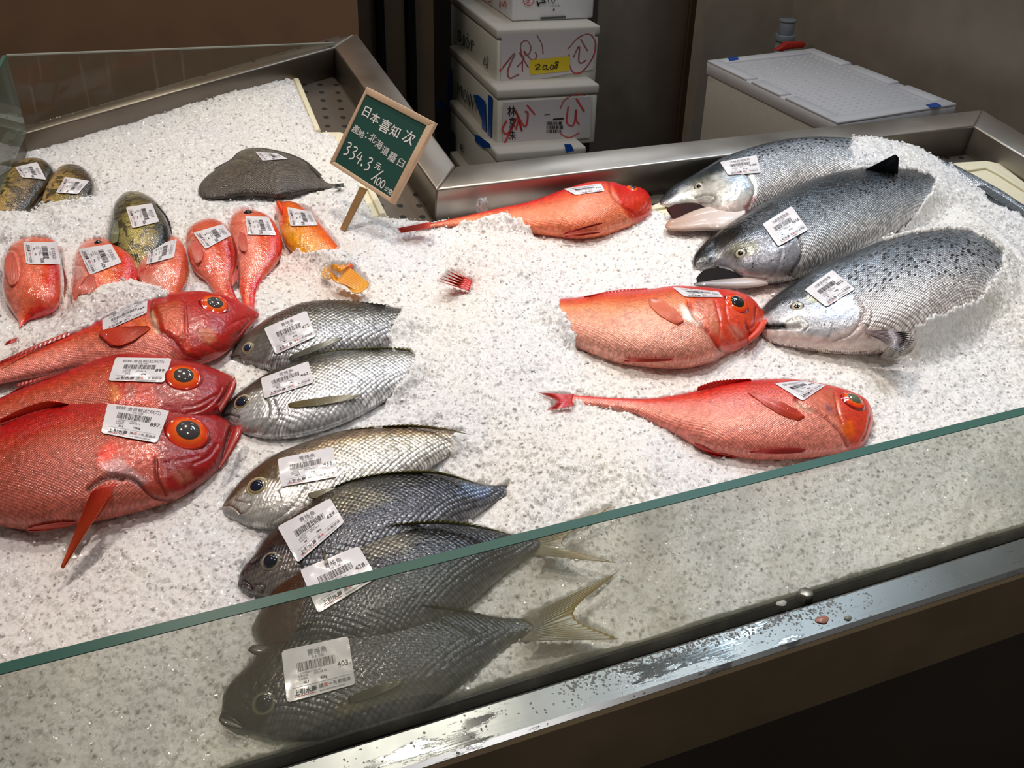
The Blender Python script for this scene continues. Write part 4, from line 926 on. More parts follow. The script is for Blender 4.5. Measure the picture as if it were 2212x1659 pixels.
S[4].fin('pectoral_fin', [(690, 1175), (700, 1192)], [(712, 1215), (700, 1222)], '6a6048', '8c8468', 8, lift=(.001, .003))
S[5].fin('dorsal_fin', [(752, 1165), (809, 1147), (874, 1135), (939, 1131), (1000, 1135), (1080, 1149)], [(748, 1172), (822, 1138), (890, 1125), (960, 1122), (1030, 1132), (1112, 1157)], '1c1d14', '8f8c38', 32, 'plane', (.030, .036), ser=.6, label='spiny dorsal fin with yellow edge')
S[5].fin('caudal_fin', [(1150, 1160), (1166, 1176), (1152, 1198)], [(1322, 1093), (1215, 1172), (1330, 1215)], '6e6238', 'a58c5a', 16, 'plane', (.02, .018), ser=.04, label='forked yellowish tail fin')
S[6].fin('dorsal_fin', [(640, 1364), (730, 1330), (800, 1318), (874, 1312), (961, 1316), (1040, 1329)], [(640, 1352), (730, 1322), (800, 1309), (880, 1304), (970, 1309), (1050, 1327)], '1c1d14', '6f6c38', 32, 'plane', (.026, .03), ser=.5)
S[6].fin('caudal_fin', [(1125, 1338), (1150, 1356), (1122, 1384)], [(1334, 1236), (1240, 1325), (1338, 1380)], '5c5640', '9a8444', 18, 'plane', (.022, .016), ser=.03, label='forked tail fin, yellow in the fork')
S[6].fin('pectoral_fin', [(750, 1500), (756, 1525)], [(880, 1462), (864, 1482)], '4a4838', '5c5a46', 10, lift=(.001, .003))
S[6].lobe('lower_jaw', [(472, 1554), (478, 1550), (496, 1555), (520, 1568)], [(473, 1557), (482, 1567), (500, 1573), (524, 1577)], .35, .010, '26221d')
S[5].lobe('lower_jaw', [(535, 1404), (545, 1394), (570, 1392), (600, 1400)], [(536, 1406), (548, 1414), (575, 1420), (600, 1424)], .35, .010, '30261f')
qg = '青格魚'
S[1].label([(570, 709), (662, 671), (682, 726), (596, 766)], qg, '472', '970g', '48.7', 1)
S[2].label([(563, 817), (666, 780), (678, 826), (571, 861)], qg, '462', '948g', '48.7', 2)
S[3].label([(600, 991), (719, 965), (730, 1029), (607, 1052)], qg, '456', '936g', '48.7', 3)
S[4].label([(599, 1138), (713, 1076), (744, 1128), (643, 1216)], qg, '429', '880g', '48.7', 4)
S[5].label([(648, 1231), (774, 1179), (815, 1248), (687, 1325)], qg, '428', '878g', '48.7', 5)
S[6].label([(608, 1406), (752, 1374), (768, 1478), (620, 1518)], qg, '403', '828g', '48.7', 6)

# ------------------------------------------------------------------ red big-eyed fish
IR_R = [(0, '302018'), (.5, 'd84a08'), (.58, 'ff6a10'), (.8, 'f04a0c'), (.93, 'd82408'), (1.0, 'a01408'), (1.18, '7a0d06')]
GR = [(-1, 'd8847a'), (-.6, 'cf7a6c'), (-.1, 'd0705c'), (.35, 'd0482e'), (.62, 'c02a14'), (1, 'a81508')]
GRF = [(-1, 'b8685c'), (-.6, 'a85a4c'), (0, 'ac4c3c'), (.35, 'b43420'), (.6, 'b02010'), (1, '9a1006')]
GL_, GRr = 'red big eyed fish heaped at the front left', 'red big eyed fish on the right tray'
Rd = {}
Rd[1] = Fish('red_bigeye_fish', 'slender red big-eyed fish with edge-on sticker 769, uppermost of the left three', 'fish', GL_,
    [(559, 677), (552, 671), (537, 663), (497, 644), (460, 635), (424, 631), (363, 636), (323, 646), (260, 672), (200, 700), (133, 729), (61, 757), (0, 784), (-80, 812), (-170, 846)],
    [(559, 682), (553, 694), (545, 705), (521, 733), (489, 762), (456, 781), (404, 795), (343, 806), (280, 812), (220, 806), (161, 800), (100, 812), (40, 822), (0, 830), (-80, 852), (-170, 882)],
    k=.42, sink=.5, mat='red', grad=GR, seed=11, met=.12, h0=.008,
    feats=[('poly', [(570, 670), (520, 640), (420, 622), (330, 636), (318, 650), (330, 700), (355, 740), (400, 778), (460, 800), (520, 740)], 'a81608', 7, .9, {'sc': 0, 'met': .0}),
           ('poly', [(335, 660), (390, 648), (400, 690), (398, 740), (360, 715), (338, 690)], 'b05a40', 9, .6, {'met': .2}), ('poly', [(422, 710), (462, 710), (468, 735), (450, 745), (430, 728)], 'c87858', 5, .8, {}), ('poly', [(404, 700), (412, 760), (400, 765), (396, 700)], 'e85a14', 5, .7),
           ('poly', [(322, 672), (336, 720), (346, 718), (330, 670)], 'e8c8a8', 4, .9, {'sc': 0}), ('poly', [(290, 690), (322, 690), (330, 720), (300, 715)], 'd86a38', 6, .7, {'sc': 0}),
           ('line', [(328, 652), (324, 670), (328, 695), (345, 715), (375, 735), (400, 765), (440, 775)], '6a1208', 3, .75, .0024), ('line', [(400, 650), (402, 700), (404, 750)], '8a1408', 2.5, .6, .0012),
           ('line', [(428, 715), (445, 742), (470, 755), (500, 742), (520, 715)], '7a1006', 2.5, .6, .0014), ('line', [(556, 684), (540, 690), (522, 712), (505, 728)], '7a1006', 3, .7, .002), ('line', [(548, 680), (520, 690), (498, 700)], '9a1a0c', 3, .5, .001),
           ('plate', [(330, 655), (400, 640), (402, 745), (350, 715)], .0016, 8), ('line', [(300, 706), (200, 715), (100, 752), (0, 790)], 'b02010', 2.5, .5, .0003)])
Rd[2] = Fish('red_bigeye_fish', 'deep red big-eyed fish with sticker 899, middle of the three at front left', 'fish', GL_,
    [(511, 828), (506, 818), (499, 812), (477, 803), (436, 788), (388, 779), (351, 771), (283, 765), (226, 773), (161, 797), (81, 825), (0, 860), (-100, 898), (-170, 925)],
    [(511, 834), (506, 848), (497, 864), (478, 892), (440, 915), (400, 925), (340, 932), (260, 936), (161, 935), (81, 935), (0, 938), (-100, 950), (-170, 960)],
    k=.40, sink=.5, mat='red', grad=[(-1, 'c07060'), (0, 'bc5542'), (.4, 'b83a24'), (.7, 'a81c0c'), (1, '901006')], seed=12, met=.10, h0=.012,
    feats=[('poly', [(520, 830), (440, 780), (370, 765), (340, 790), (330, 840), (350, 900), (480, 920)], '960a04', 8, .92, {'sc': 0, 'met': .0}), ('poly', [(235, 820), (330, 822), (345, 870), (240, 880)], 'b83018', 9, .8, {'sc': .1}),
           ('poly', [(238, 830), (255, 835), (262, 862), (240, 868)], 'e0905a', 5, .7), ('poly', [(268, 832), (292, 834), (292, 862), (268, 862)], '9a5a50', 5, .7),
           ('line', [(505, 815), (492, 838), (470, 870)], '4a0503', 3.2, .85, .003), ('line', [(496, 842), (478, 872), (462, 892)], '7a0a04', 3, .6, .002), ('line', [(470, 850), (430, 872), (395, 880)], '7a0a04', 2.5, .6, .0016), ('line', [(478, 838), (470, 855), (440, 882), (405, 892)], '8a0a04', 3, .5, .0014)])
Rd[3] = Fish('red_bigeye_fish', 'large red big-eyed fish with glare on its sticker, frontmost left, pectoral fin hanging over ice', 'fish', GL_,
    [(524, 930), (515, 922), (501, 920), (481, 902), (444, 888), (363, 878), (323, 872), (226, 868), (194, 871), (141, 876), (81, 890), (0, 914), (-100, 945), (-200, 985)],
    [(523, 937), (513, 960), (493, 989), (468, 1017), (440, 1042), (384, 1078), (323, 1100), (242, 1121), (162, 1136), (81, 1146), (20, 1142), (-60, 1126), (-200, 1085)],
    k=.40, sink=.55, mat='red', grad=GRF, seed=13, ns=330, nc=160, met=.12, h0=.0,
    feats=[('poly', [(530, 930), (480, 890), (380, 868), (340, 900), (330, 960), (345, 1000), (360, 1060), (420, 1075), (500, 1000)], '940e06', 9, .92, {'sc': 0, 'met': .0}), ('poly', [(215, 960), (262, 940), (330, 940), (345, 1000), (370, 1080), (300, 1055), (262, 1025), (210, 1010)], 'a03a2c', 10, .7, {'sc': 0, 'met': .2}),
           ('poly', [(205, 975), (240, 950), (262, 965), (240, 990), (212, 1002)], 'd04018', 6, .8, {'sc': 0}), ('poly', [(215, 1000), (262, 990), (320, 1040), (300, 1050), (262, 1028), (232, 1022)], '9a8a8c', 8, .6, {'sc': 0, 'met': .3}),
           ('poly', [(372, 1012), (410, 1015), (420, 1035), (390, 1045), (375, 1030)], 'a87060', 8, .6),
           ('line', [(498, 922), (490, 945), (480, 980), (472, 1008)], '3a0403', 4, .9, .004), ('line', [(510, 930), (500, 960), (480, 1000)], '7a0a06', 4, .5, .002), ('line', [(337, 992), (339, 1032), (350, 1052), (359, 1068)], '6a0c08', 3.5, .7, .002),
           ('line', [(263, 1030), (280, 1034), (299, 1045), (324, 1068), (345, 1076), (375, 1078)], '4a0806', 3.5, .8, .0032), ('line', [(190, 1056), (208, 1042), (228, 1032), (250, 1030), (262, 1034)], '26100c', 4.5, .9, .0035),
           ('line', [(360, 1000), (380, 1010), (400, 1040), (396, 1062)], '7a1c14', 3, .5, .0014), ('line', [(355, 1000), (395, 992), (430, 985)], '8a140c', 3, .4, .001), ('line', [(420, 1000), (450, 985), (468, 960)], '8a140c', 4, .4, .0012), ('line', [(200, 905), (100, 920), (0, 975), (-60, 1000)], 'b02818', 4, .5, .0006)])
Rd[4] = Fish('red_bigeye_fish', 'bright red fish against the rear rail, far back between tray corner and salmon', 'fish', GRr,
    [(1408, 448), (1406, 430), (1398, 416), (1388, 409), (1372, 404), (1346, 402), (1316, 394), (1270, 395), (1215, 411), (1144, 436), (1068, 452), (1007, 466), (941, 480), (900, 487)],
    [(1408, 453), (1403, 466), (1388, 478), (1346, 498), (1306, 512), (1255, 518), (1215, 515), (1169, 508), (1120, 502), (1068, 494), (1007, 489), (941, 491), (900, 496)],
    k=.46, sink=.5, mat='red', grad=[(-1, 'e88a6c'), (-.2, 'e07a58'), (.3, 'd85038'), (.6, 'cc3020'), (1, 'c02014')], seed=14, met=.12, ns=200, nc=100,
    feats=[('poly', [(1412, 450), (1390, 400), (1316, 388), (1330, 420), (1345, 450), (1370, 480), (1390, 485)], 'cc2c18', 5, .85, {'sc': 0}), ('line', [(1316, 395), (1322, 420), (1345, 445), (1372, 462)], '8a1a10', 2.5, .7, .002), ('line', [(1404, 430), (1392, 450), (1380, 462)], '8a1a10', 2, .6, .0014)])
Rd[5] = Fish('red_bigeye_fish', 'red big-eyed fish biting toward the salmon snout, tail half buried mid tray', 'fish', GRr,
    [(1656, 690), (1650, 676), (1638, 664), (1628, 652), (1612, 640), (1589, 631), (1564, 627), (1498, 621), (1448, 620), (1397, 627), (1296, 637), (1215, 646), (1130, 640), (1060, 622), (1010, 608)],
    [(1657, 697), (1655, 708), (1645, 724), (1630, 738), (1599, 757), (1564, 773), (1539, 786), (1473, 799), (1397, 795), (1336, 786), (1286, 768), (1240, 748), (1170, 706), (1090, 655), (1010, 624)],
    k=.44, sink=.5, mat='red', grad=[(-1, 'dca090'), (-.4, 'dc9a84'), (.1, 'e08a62'), (.45, 'd85838'), (.7, 'cc3a22'), (1, 'c02c1c')], seed=15, met=.14, ns=280,
    feats=[('poly', [(1662, 695), (1640, 655), (1590, 628), (1560, 624), (1480, 645), (1500, 680), (1530, 720), (1545, 750), (1600, 765)], 'd03a20', 6, .85, {'sc': 0, 'met': .06}), ('poly', [(1495, 650), (1540, 646), (1552, 690), (1560, 730), (1530, 712), (1500, 682)], 'd89078', 8, .75, {'sc': 0, 'met': .3}),
           ('poly', [(1570, 700), (1590, 702), (1612, 728), (1590, 735)], 'd89484', 5, .7, {'met': .25}), ('poly', [(1465, 658), (1482, 655), (1520, 700), (1508, 705), (1480, 688)], 'f0d8c8', 4, .9, {'sc': 0}), ('poly', [(1480, 640), (1500, 640), (1490, 665), (1478, 660)], 'f06a20', 4, .7),
           ('line', [(1487, 652), (1500, 682), (1530, 715), (1552, 750), (1575, 762), (1605, 758)], '7a1a14', 3, .8, .0028), ('line', [(1545, 650), (1556, 700), (1552, 735)], 'b03020', 2.5, .6, .0012), ('line', [(1567, 660), (1575, 700), (1600, 735)], 'b03020', 2.5, .6, .0012),
           ('line', [(1633, 664), (1628, 700), (1618, 708), (1610, 696)], '7a140c', 3, .8, .002), ('line', [(1612, 706), (1626, 726), (1640, 712)], '5a0c08', 3, .8, .0022), ('line', [(1452, 712), (1470, 702), (1500, 702), (1530, 720)], 'a04838', 2.5, .6, .001)])
Rd[6] = Fish('red_bigeye_fish', 'pink red big-eyed fish nearest the front glass, full length with bare red tail', 'fish', GRr,
    [(1885, 905), (1882, 890), (1876, 876), (1862, 860), (1832, 846), (1802, 837), (1772, 830), (1701, 820), (1625, 822), (1549, 834), (1473, 851), (1397, 861), (1320, 859), (1270, 856), (1235, 853)],
    [(1885, 912), (1883, 926), (1874, 952), (1858, 972), (1802, 985), (1726, 994), (1650, 996), (1589, 989), (1523, 974), (1473, 945), (1412, 914), (1372, 893), (1320, 882), (1270, 876), (1235, 874)],
    k=.44, sink=.5, mat='red', grad=[(-1, 'd88478'), (-.5, 'd88c7c'), (0, 'd8786c'), (.4, 'd0483a'), (.65, 'c43426'), (1, 'b42418')], seed=16, met=.16, ns=280,
    feats=[('poly', [(1890, 905), (1870, 855), (1790, 828), (1770, 850), (1790, 880), (1815, 915), (1830, 950), (1845, 985)], 'cc3a28', 7, .85, {'sc': 0, 'met': .06}), ('poly', [(1720, 850), (1800, 838), (1815, 870), (1830, 930), (1800, 905), (1770, 890)], 'd07a62', 8, .7, {'sc': 0, 'met': .25}), ('poly', [(1780, 872), (1796, 878), (1802, 892), (1788, 890)], '7a4a5a', 4, .7),
           ('poly', [(1720, 865), (1735, 872), (1765, 890), (1750, 892), (1722, 878)], 'f0d0b0', 4, .85, {'sc': 0}), ('poly', [(1815, 925), (1838, 905), (1850, 935), (1832, 950)], 'e07030', 7, .6),
           ('line', [(1718, 858), (1735, 878), (1770, 893), (1795, 912), (1818, 938), (1830, 962)], '7a1c18', 3, .75, .0028), ('line', [(1803, 850), (1810, 885), (1820, 915)], 'b03828', 2.5, .6, .0014), ('line', [(1878, 900), (1872, 930), (1862, 950)], '7a1812', 2.5, .6, .002)])
Rd[1].eye((463, 659), 30, IR_R, .56, '4c4846', lift=.06, dome=.3); Rd[2].eye((396, 818), 37, IR_R, .56, '4a4644', lift=.08); Rd[3].eye((404, 938), 45, IR_R, .56, '464244', lift=.08, dome=.38, tilt=.3)
Rd[4].eye((1366, 407), 13, IR_R, .5, '1c1614', tilt=.1); Rd[5].eye((1590, 656), 27, IR_R, .60, '1a1c20', lift=.05); Rd[6].eye((1842, 866), 27, IR_R, .58, '5c6450', lift=.05, tilt=.0)
FR, FO = 'b01408', 'e04a18'
Rd[3].fin('pectoral_fin', [(197, 1062), (222, 1048), (252, 1044)], [(131, 1224), (136, 1228), (142, 1220)], 'c82c10', 'ea6a3a', 20, 'plane', (.050, .016), ser=.02, curl=.006, amp=.0009, nv=26, label='long red orange pectoral fin draped onto the ice')
Rd[3].fin('pectoral_fin', [(197, 1062), (222, 1050), (252, 1044)], [(168, 1124), (200, 1130), (226, 1110)], 'c02a10', 'e05a30', 16, 'body', ser=.02, lift=(.002, .006))
Rd[3].fin('pelvic_fin', [(176, 1122), (160, 1136), (140, 1140)], [(60, 1138), (56, 1146), (60, 1151)], 'c02010', 'd8503c', 10, 'body', lift=(.002, .003))
Rd[3].fin('dorsal_fin', [(0, 914), (60, 893), (100, 882), (150, 873)], [(0, 905), (56, 878), (100, 866), (132, 869)], 'b01408', 'e04a1c', 20, 'plane', (.040, .048), ser=.1)
Rd[2].fin('dorsal_fin', [(20, 850), (80, 826), (130, 810)], [(40, 838), (84, 818), (150, 798)], 'a01008', 'b81c10', 12, 'plane', (.034, .036), ser=.1)
Rd[1].fin('pectoral_fin', [(330, 712), (314, 700)], [(250, 757), (196, 712)], 'd8502c', 'c83018', 14, lift=(.001, .003))
Rd[1].fin('dorsal_fin', [(0, 786), (80, 752), (160, 720), (220, 692)], [(0, 780), (78, 744), (160, 711), (222, 687)], 'b01408', 'c83020', 22, 'plane', (.026, .028), ser=.1)
Rd[1].fin('anal_fin', [(160, 800), (100, 812), (40, 828)], [(165, 806), (100, 822), (34, 836)], 'b01408', 'a01408', 14, 'plane', (.02, .02), ser=.1)
Rd[4].fin('caudal_fin', [(932, 479), (928, 492)], [(858, 493), (866, 503)], 'd83020', 'e84a30', 10, 'plane', (.022, .012), ser=.2)
Rd[4].fin('pectoral_fin', [(1298, 485), (1306, 478)], [(1205, 510), (1225, 500)], 'd82818', 'cc2014', 12, lift=(.001, .004))
Rd[4].fin('pelvic_fin', [(1290, 505), (1304, 498)], [(1220, 514), (1215, 509)], 'c82414', 'd83828', 8, lift=(.003, .005))
Rd[5].fin('caudal_fin', [(1020, 606), (1014, 628)], [(974, 580), (944, 606)], 'd83020', 'e04028', 5, 'plane', (.02, .030), ser=.8)
Rd[5].fin('pectoral_fin', [(1486, 688), (1472, 697), (1456, 705)], [(1428, 643), (1398, 640), (1392, 654)], 'e0603c', 'e07850', 14, lift=(.0008, .0012))
Rd[5].fin('pelvic_fin', [(1460, 772), (1440, 782)], [(1346, 776), (1345, 782)], 'e06048', 'd8402c', 9, lift=(.001, .003))
Rd[5].fin('dorsal_fin', [(1400, 627), (1340, 633), (1262, 642)], [(1398, 622), (1330, 626), (1262, 640)], 'c42a20', 'd03a2c', 18, 'plane', (.03, .032), ser=.1)
Rd[6].fin('caudal_fin', [(1240, 852), (1236, 866), (1240, 876)], [(1164, 848), (1200, 866), (1180, 886)], 'd02018', 'd82c20', 14, 'plane', (.015, .018), ser=.35, label='ragged red forked tail fin')
Rd[6].fin('dorsal_fin', [(1625, 823), (1560, 833), (1505, 845)], [(1620, 817), (1550, 821), (1508, 834)], 'c01810', 'd02818', 16, 'plane', (.028, .034), ser=.2)
Rd[6].fin('pectoral_fin', [(1748, 894), (1732, 904), (1716, 912)], [(1640, 846), (1602, 840), (1640, 868)], 'd84020', 'dc5c48', 16, lift=(.0008, .0012))
Rd[6].fin('pelvic_fin', [(1748, 964), (1742, 972), (1724, 982)], [(1617, 972), (1616, 976), (1620, 979)], 'c02018', 'd02c20', 10, lift=(.0015, .004))
Rd[6].fin('anal_fin', [(1590, 986), (1545, 980), (1500, 955)], [(1595, 992), (1540, 986), (1494, 962)], 'c41c14', 'c82c20', 12, lift=(.001, .002))
for f, c in ((Rd[3], [(500, 921), (512, 917), (525, 930), (518, 950), (500, 990), (480, 1012)]),):
    f.lobe('lower_jaw', [(519, 918), (506, 924), (494, 952), (482, 985), (470, 1010)], [(525, 930), (518, 950), (505, 972), (490, 994), (474, 1014)], .5, .027, 'b01c0e', '8c140a', bmax=.007, dz=-.004)
Rd[2].lobe('lower_jaw', [(506, 814), (496, 828), (484, 856), (470, 880)], [(512, 830), (506, 846), (494, 866), (476, 892)], .5, .029, 'b01c0e', '8c140a', bmax=.006, dz=-.004)
Rd[5].lobe('lower_jaw', [(1656, 690), (1644, 692), (1630, 712), (1615, 728)], [(1658, 696), (1652, 712), (1638, 728), (1618, 742)], .6, .020, 'e05034', 'd04028', bmax=.012)
jm = '超鮮-金目鯛(紅飛刀)'
Rd[1].label([(221, 690), (319, 645), (317, 676), (222, 717)], jm, '769', '1406g', '57.3', 11, 5)
Rd[2].label([(250, 772), (371, 774), (354, 826), (234, 822)], jm, '899', '1684g', '57.3', 12, 5)
Rd[3].label([(234, 866), (367, 884), (339, 957), (218, 935)], jm, '897', '1684g', '57.3', 13, 5)
Rd[4].label([(1217, 408), (1298, 396), (1306, 412), (1243, 421)], jm, '798', '1406g', '57.3', 14, 5)
Rd[5].label([(1452, 620), (1552, 630), (1562, 642), (1479, 641)], jm, '789', '1406g', '57.3', 15, 5)
Rd[6].label([(1673, 828), (1732, 822), (1784, 832), (1734, 866)], jm, '815', '1406g', '57.3', 16, 5)

# ------------------------------------------------------------------ salmon
GS = [(-1, 'e8e2e0'), (-.75, 'dcdad8'), (-.35, 'c6cacf'), (.05, '9ea6b0'), (.35, '707a84'), (.6, '3a434b'), (1, '171e24')]
IR_A = [(0, '101010'), (.42, '101010'), (.5, 'd8d4c0'), (.72, 'c8c2a8'), (.85, '6a6a5c'), (1, '30363a'), (1.18, '3a4248')]
GA = 'whole salmon lying on the right of the ice'
A = {}
A[1] = Fish('salmon', 'salmon with wide gaping pale mouth and sticker 4480, rearmost by the steel rail', 'salmon', GA,
    [(1426, 437), (1428, 428), (1447, 404), (1486, 381), (1525, 358), (1564, 337), (1623, 317), (1681, 303), (1740, 297), (1798, 297), (1840, 300), (1900, 306), (1970, 322), (2030, 343), (2075, 364), (2156, 408), (2204, 439), (2270, 475)],
    [(1427, 441), (1434, 446), (1452, 448), (1485, 446), (1512, 456), (1545, 484), (1580, 492), (1620, 484), (1660, 466), (1700, 450), (1740, 432), (1790, 422), (1850, 415), (1920, 408), (1980, 404), (2040, 410), (2110, 430), (2160, 458), (2260, 520)],
    k=.42, sink=.55, mat='salmon', grad=GS, seed=21, ns=300, met=.35, spot=(-.5, .3),
    feats=[('poly', [(1420, 445), (1440, 400), (1540, 345), (1570, 350), (1560, 375), (1500, 400), (1450, 430)], '181e22', 6, .92, {'sc': 0, 'spot': .2, 'met': .0}), ('poly', [(1440, 445), (1470, 410), (1550, 375), (1620, 360), (1636, 400), (1620, 450), (1590, 480), (1540, 470), (1510, 445)], 'd4d6d0', 7, .9, {'sc': 0, 'spot': 0, 'met': .2}),
           ('poly', [(1560, 380), (1610, 370), (1625, 410), (1590, 410)], '9fb4cc', 9, .6, {'met': .4}), ('poly', [(1480, 395), (1530, 375), (1545, 392), (1500, 405)], '5a6258', 7, .6), ('poly', [(1500, 470), (1560, 440), (1620, 430), (1610, 480), (1560, 500)], 'ecd8d0', 9, .8, {'met': .1, 'spot': 0}),
           ('poly', [(1606, 448), (1628, 418), (1632, 430), (1612, 458)], 'b03a30', 4, .8), ('line', [(1588, 395), (1592, 415), (1580, 430)], '8a8f92', 2, .6, .001), ('line', [(1600, 365), (1622, 385), (1630, 410), (1618, 445)], '8a8a8c', 3, .7, .003),
           ('line', [(1500, 428), (1525, 420), (1545, 425), (1535, 438), (1510, 440)], '6a6e60', 2, .8, .0014)])
A[2] = Fish('salmon', 'darkest salmon with hooked black snout and sticker 4618, middle of the three', 'salmon', GA,
    [(1495, 566), (1500, 548), (1518, 525), (1540, 505), (1564, 486), (1623, 447), (1681, 416), (1740, 389), (1798, 372), (1857, 363), (1915, 361), (1974, 367), (2012, 376), (2060, 392), (2110, 413), (2160, 438), (2250, 485)],
    [(1495, 572), (1502, 582), (1529, 582), (1553, 576), (1575, 590), (1600, 606), (1640, 614), (1690, 616), (1740, 606), (1800, 585), (1860, 560), (1915, 528), (1974, 490), (2020, 465), (2070, 462), (2110, 470), (2160, 490), (2250, 535)],
    k=.42, sink=.55, mat='salmon', grad=[(-1, 'd4d2d0'), (-.7, 'aeb3b8'), (-.35, '7f878f'), (.05, '4c555e'), (.35, '262d33'), (.6, '151b20'), (1, '0a0e11')], seed=22, ns=320, nc=150, met=.22, spot=(-.7, 0),
    feats=[('poly', [(1490, 580), (1500, 540), (1560, 480), (1660, 425), (1680, 450), (1650, 490), (1600, 510), (1560, 540), (1530, 575)], '06090a', 8, .95, {'sc': 0, 'spot': .2, 'met': .0}), ('poly', [(1520, 585), (1560, 550), (1640, 510), (1720, 510), (1735, 560), (1700, 600), (1620, 610)], '8a8c96', 8, .85, {'sc': 0, 'spot': .35, 'met': .25}),
           ('poly', [(1560, 548), (1580, 525), (1630, 520), (1640, 545), (1590, 565)], '6b6c52', 7, .7, {}), ('poly', [(1600, 595), (1680, 590), (1750, 590), (1700, 625), (1620, 622)], 'd8ccc8', 8, .8, {'spot': 0}), ('poly', [(1560, 590), (1575, 575), (1610, 580), (1625, 600), (1600, 608)], 'c8c2c4', 4, .8, {'spot': 0}),
           ('line', [(1722, 505), (1732, 530), (1728, 560), (1705, 592)], '2a2c34', 3, .8, .003), ('line', [(1555, 570), (1580, 578), (1600, 596), (1625, 600)], '5a4a50', 2.5, .7, .0014), ('line', [(1690, 545), (1680, 580), (1660, 600)], '7a7c86', 3, .4, .0012)])
A[3] = Fish('salmon', 'salmon with sticker 4816 and spread black-tipped fin, front of the three, snout behind red fish', 'salmon', GA,
    [(1638, 680), (1641, 671), (1662, 649), (1701, 618), (1740, 591), (1798, 563), (1857, 537), (1915, 516), (1974, 501), (2032, 495), (2083, 498), (2122, 512), (2164, 544), (2210, 585), (2270, 640)],
    [(1638, 690), (1642, 715), (1655, 733), (1681, 746), (1740, 758), (1798, 768), (1876, 773), (1934, 768), (1990, 758), (2050, 736), (2110, 712), (2160, 700), (2210, 705), (2270, 725)],
    k=.42, sink=.5, mat='salmon', grad=[(-1, 'e8dcd8'), (-.7, 'e0dcda'), (-.35, 'bfc2c8'), (.05, '8e959e'), (.35, '626b74'), (.6, '323a42'), (1, '181f24')], seed=23, ns=320, nc=150, met=.33, spot=(-.9, -.1),
    feats=[('poly', [(1632, 690), (1645, 662), (1700, 612), (1745, 582), (1760, 610), (1740, 640), (1690, 655), (1660, 680)], '121819', 7, .93, {'sc': 0, 'spot': .3, 'met': .0}), ('poly', [(1650, 692), (1690, 660), (1760, 640), (1840, 640), (1860, 680), (1840, 720), (1780, 735), (1720, 725)], 'b9bec8', 8, .85, {'sc': 0, 'spot': .3, 'met': .25}),
           ('poly', [(1745, 650), (1820, 630), (1850, 660), (1840, 690), (1780, 690)], 'a8bcd8', 10, .55, {'met': .45}), ('poly', [(1740, 640), (1775, 635), (1775, 655), (1750, 655)], 'c8c690', 6, .6), ('poly', [(1640, 705), (1700, 712), (1780, 730), (1850, 700), (1900, 720), (1930, 775), (1750, 775), (1650, 745)], 'ecdcd6', 8, .9, {'sc': 0, 'spot': 0, 'met': .08}),
           ('poly', [(1655, 696), (1700, 697), (1728, 705), (1700, 712), (1652, 712)], '060708', 2.5, 1, {'sc': 0, 'met': 0, 'spot': 0}), ('poly', [(1690, 690), (1725, 680), (1745, 700), (1735, 712), (1705, 706)], 'c8c8c0', 4, .8, {'spot': 0}),
           ('line', [(1655, 702), (1690, 704), (1725, 706)], None, 5, 0, .004), ('line', [(1700, 694), (1730, 686), (1748, 702), (1738, 714)], '3a3c3c', 2, .7, .0012), ('line', [(1850, 640), (1864, 665), (1858, 695), (1835, 722), (1800, 735)], '8a7f86', 3, .7, .003), ('plate', [(1866, 650), (1885, 670), (1880, 700), (1850, 730), (1860, 690)], .002, 5),
           ('line', [(1868, 650), (1884, 675), (1876, 705), (1850, 730)], 'b8a0a4', 2.5, .6, .0014), ('line', [(1800, 700), (1790, 728), (1760, 742)], 'b0a8aa', 2.5, .5, .001)])
A[1].eye((1510, 403), 11, IR_A, .42, '0a0a0a', dome=.3, tilt=.5); A[2].eye((1600, 548), 13, IR_A, .4, '0a0a0a', dome=.3, tilt=.5); A[3].eye((1722, 663), 14, IR_A, .4, '0a0a0a', dome=.3, tilt=.5)
A[1].lobe('mouth_cavity', [(1440, 450), (1460, 440), (1490, 436), (1512, 440), (1535, 455)], [(1445, 460), (1462, 482), (1490, 484), (1520, 478), (1540, 470)], .25, .016, '3a1814', '0c0504', bmax=.003, mat='cavity', label='dark pink open mouth')
A[1].lobe('lower_jaw', [(1436, 487), (1445, 476), (1470, 466), (1505, 452), (1545, 442), (1600, 430)], [(1438, 492), (1450, 498), (1480, 500), (1525, 499), (1570, 500), (1610, 485)], .32, .012, 'b48c76', 'e2dad4', bmax=.018, label='pale gaping lower jaw', dz=.010)
A[2].lobe('mouth_cavity', [(1504, 600), (1520, 584), (1550, 578), (1580, 585), (1602, 598)], [(1506, 610), (1530, 612), (1560, 608), (1590, 606), (1605, 606)], .2, .014, '140b0a', '060303', bmax=.003, mat='cavity', label='dark open mouth')
A[2].lobe('lower_jaw', [(1498, 612), (1520, 604), (1550, 602), (1590, 600), (1650, 596)], [(1499, 617), (1525, 621), (1570, 623), (1620, 622), (1660, 616)], .4, .012, '55504e', 'd8c8c2', bmax=.016, label='lower jaw, dark at the tip')
A[2].fin('dorsal_fin', [(1866, 368), (1902, 372), (1940, 376)], [(1922, 339), (1934, 334), (1942, 341)], '14191c', '1c2226', 10, 'plane', (.062, .100), ser=.0, curl=.004, label='dark raised dorsal fin')
A[2].fin('pectoral_fin', [(1712, 592), (1722, 600)], [(1704, 585), (1712, 600)], '1c2024', '30343a', 5, lift=(.002, .006))
A[3].fin('pectoral_fin', [(1866, 712), (1876, 722), (1892, 728)], [(1968, 716), (1974, 738), (1944, 765)], 'c8b4b4', '181b1e', 12, 'plane', (.046, .052), ser=.28, curl=.004, amp=.002, label='spread pectoral fin, pale base and black tips')
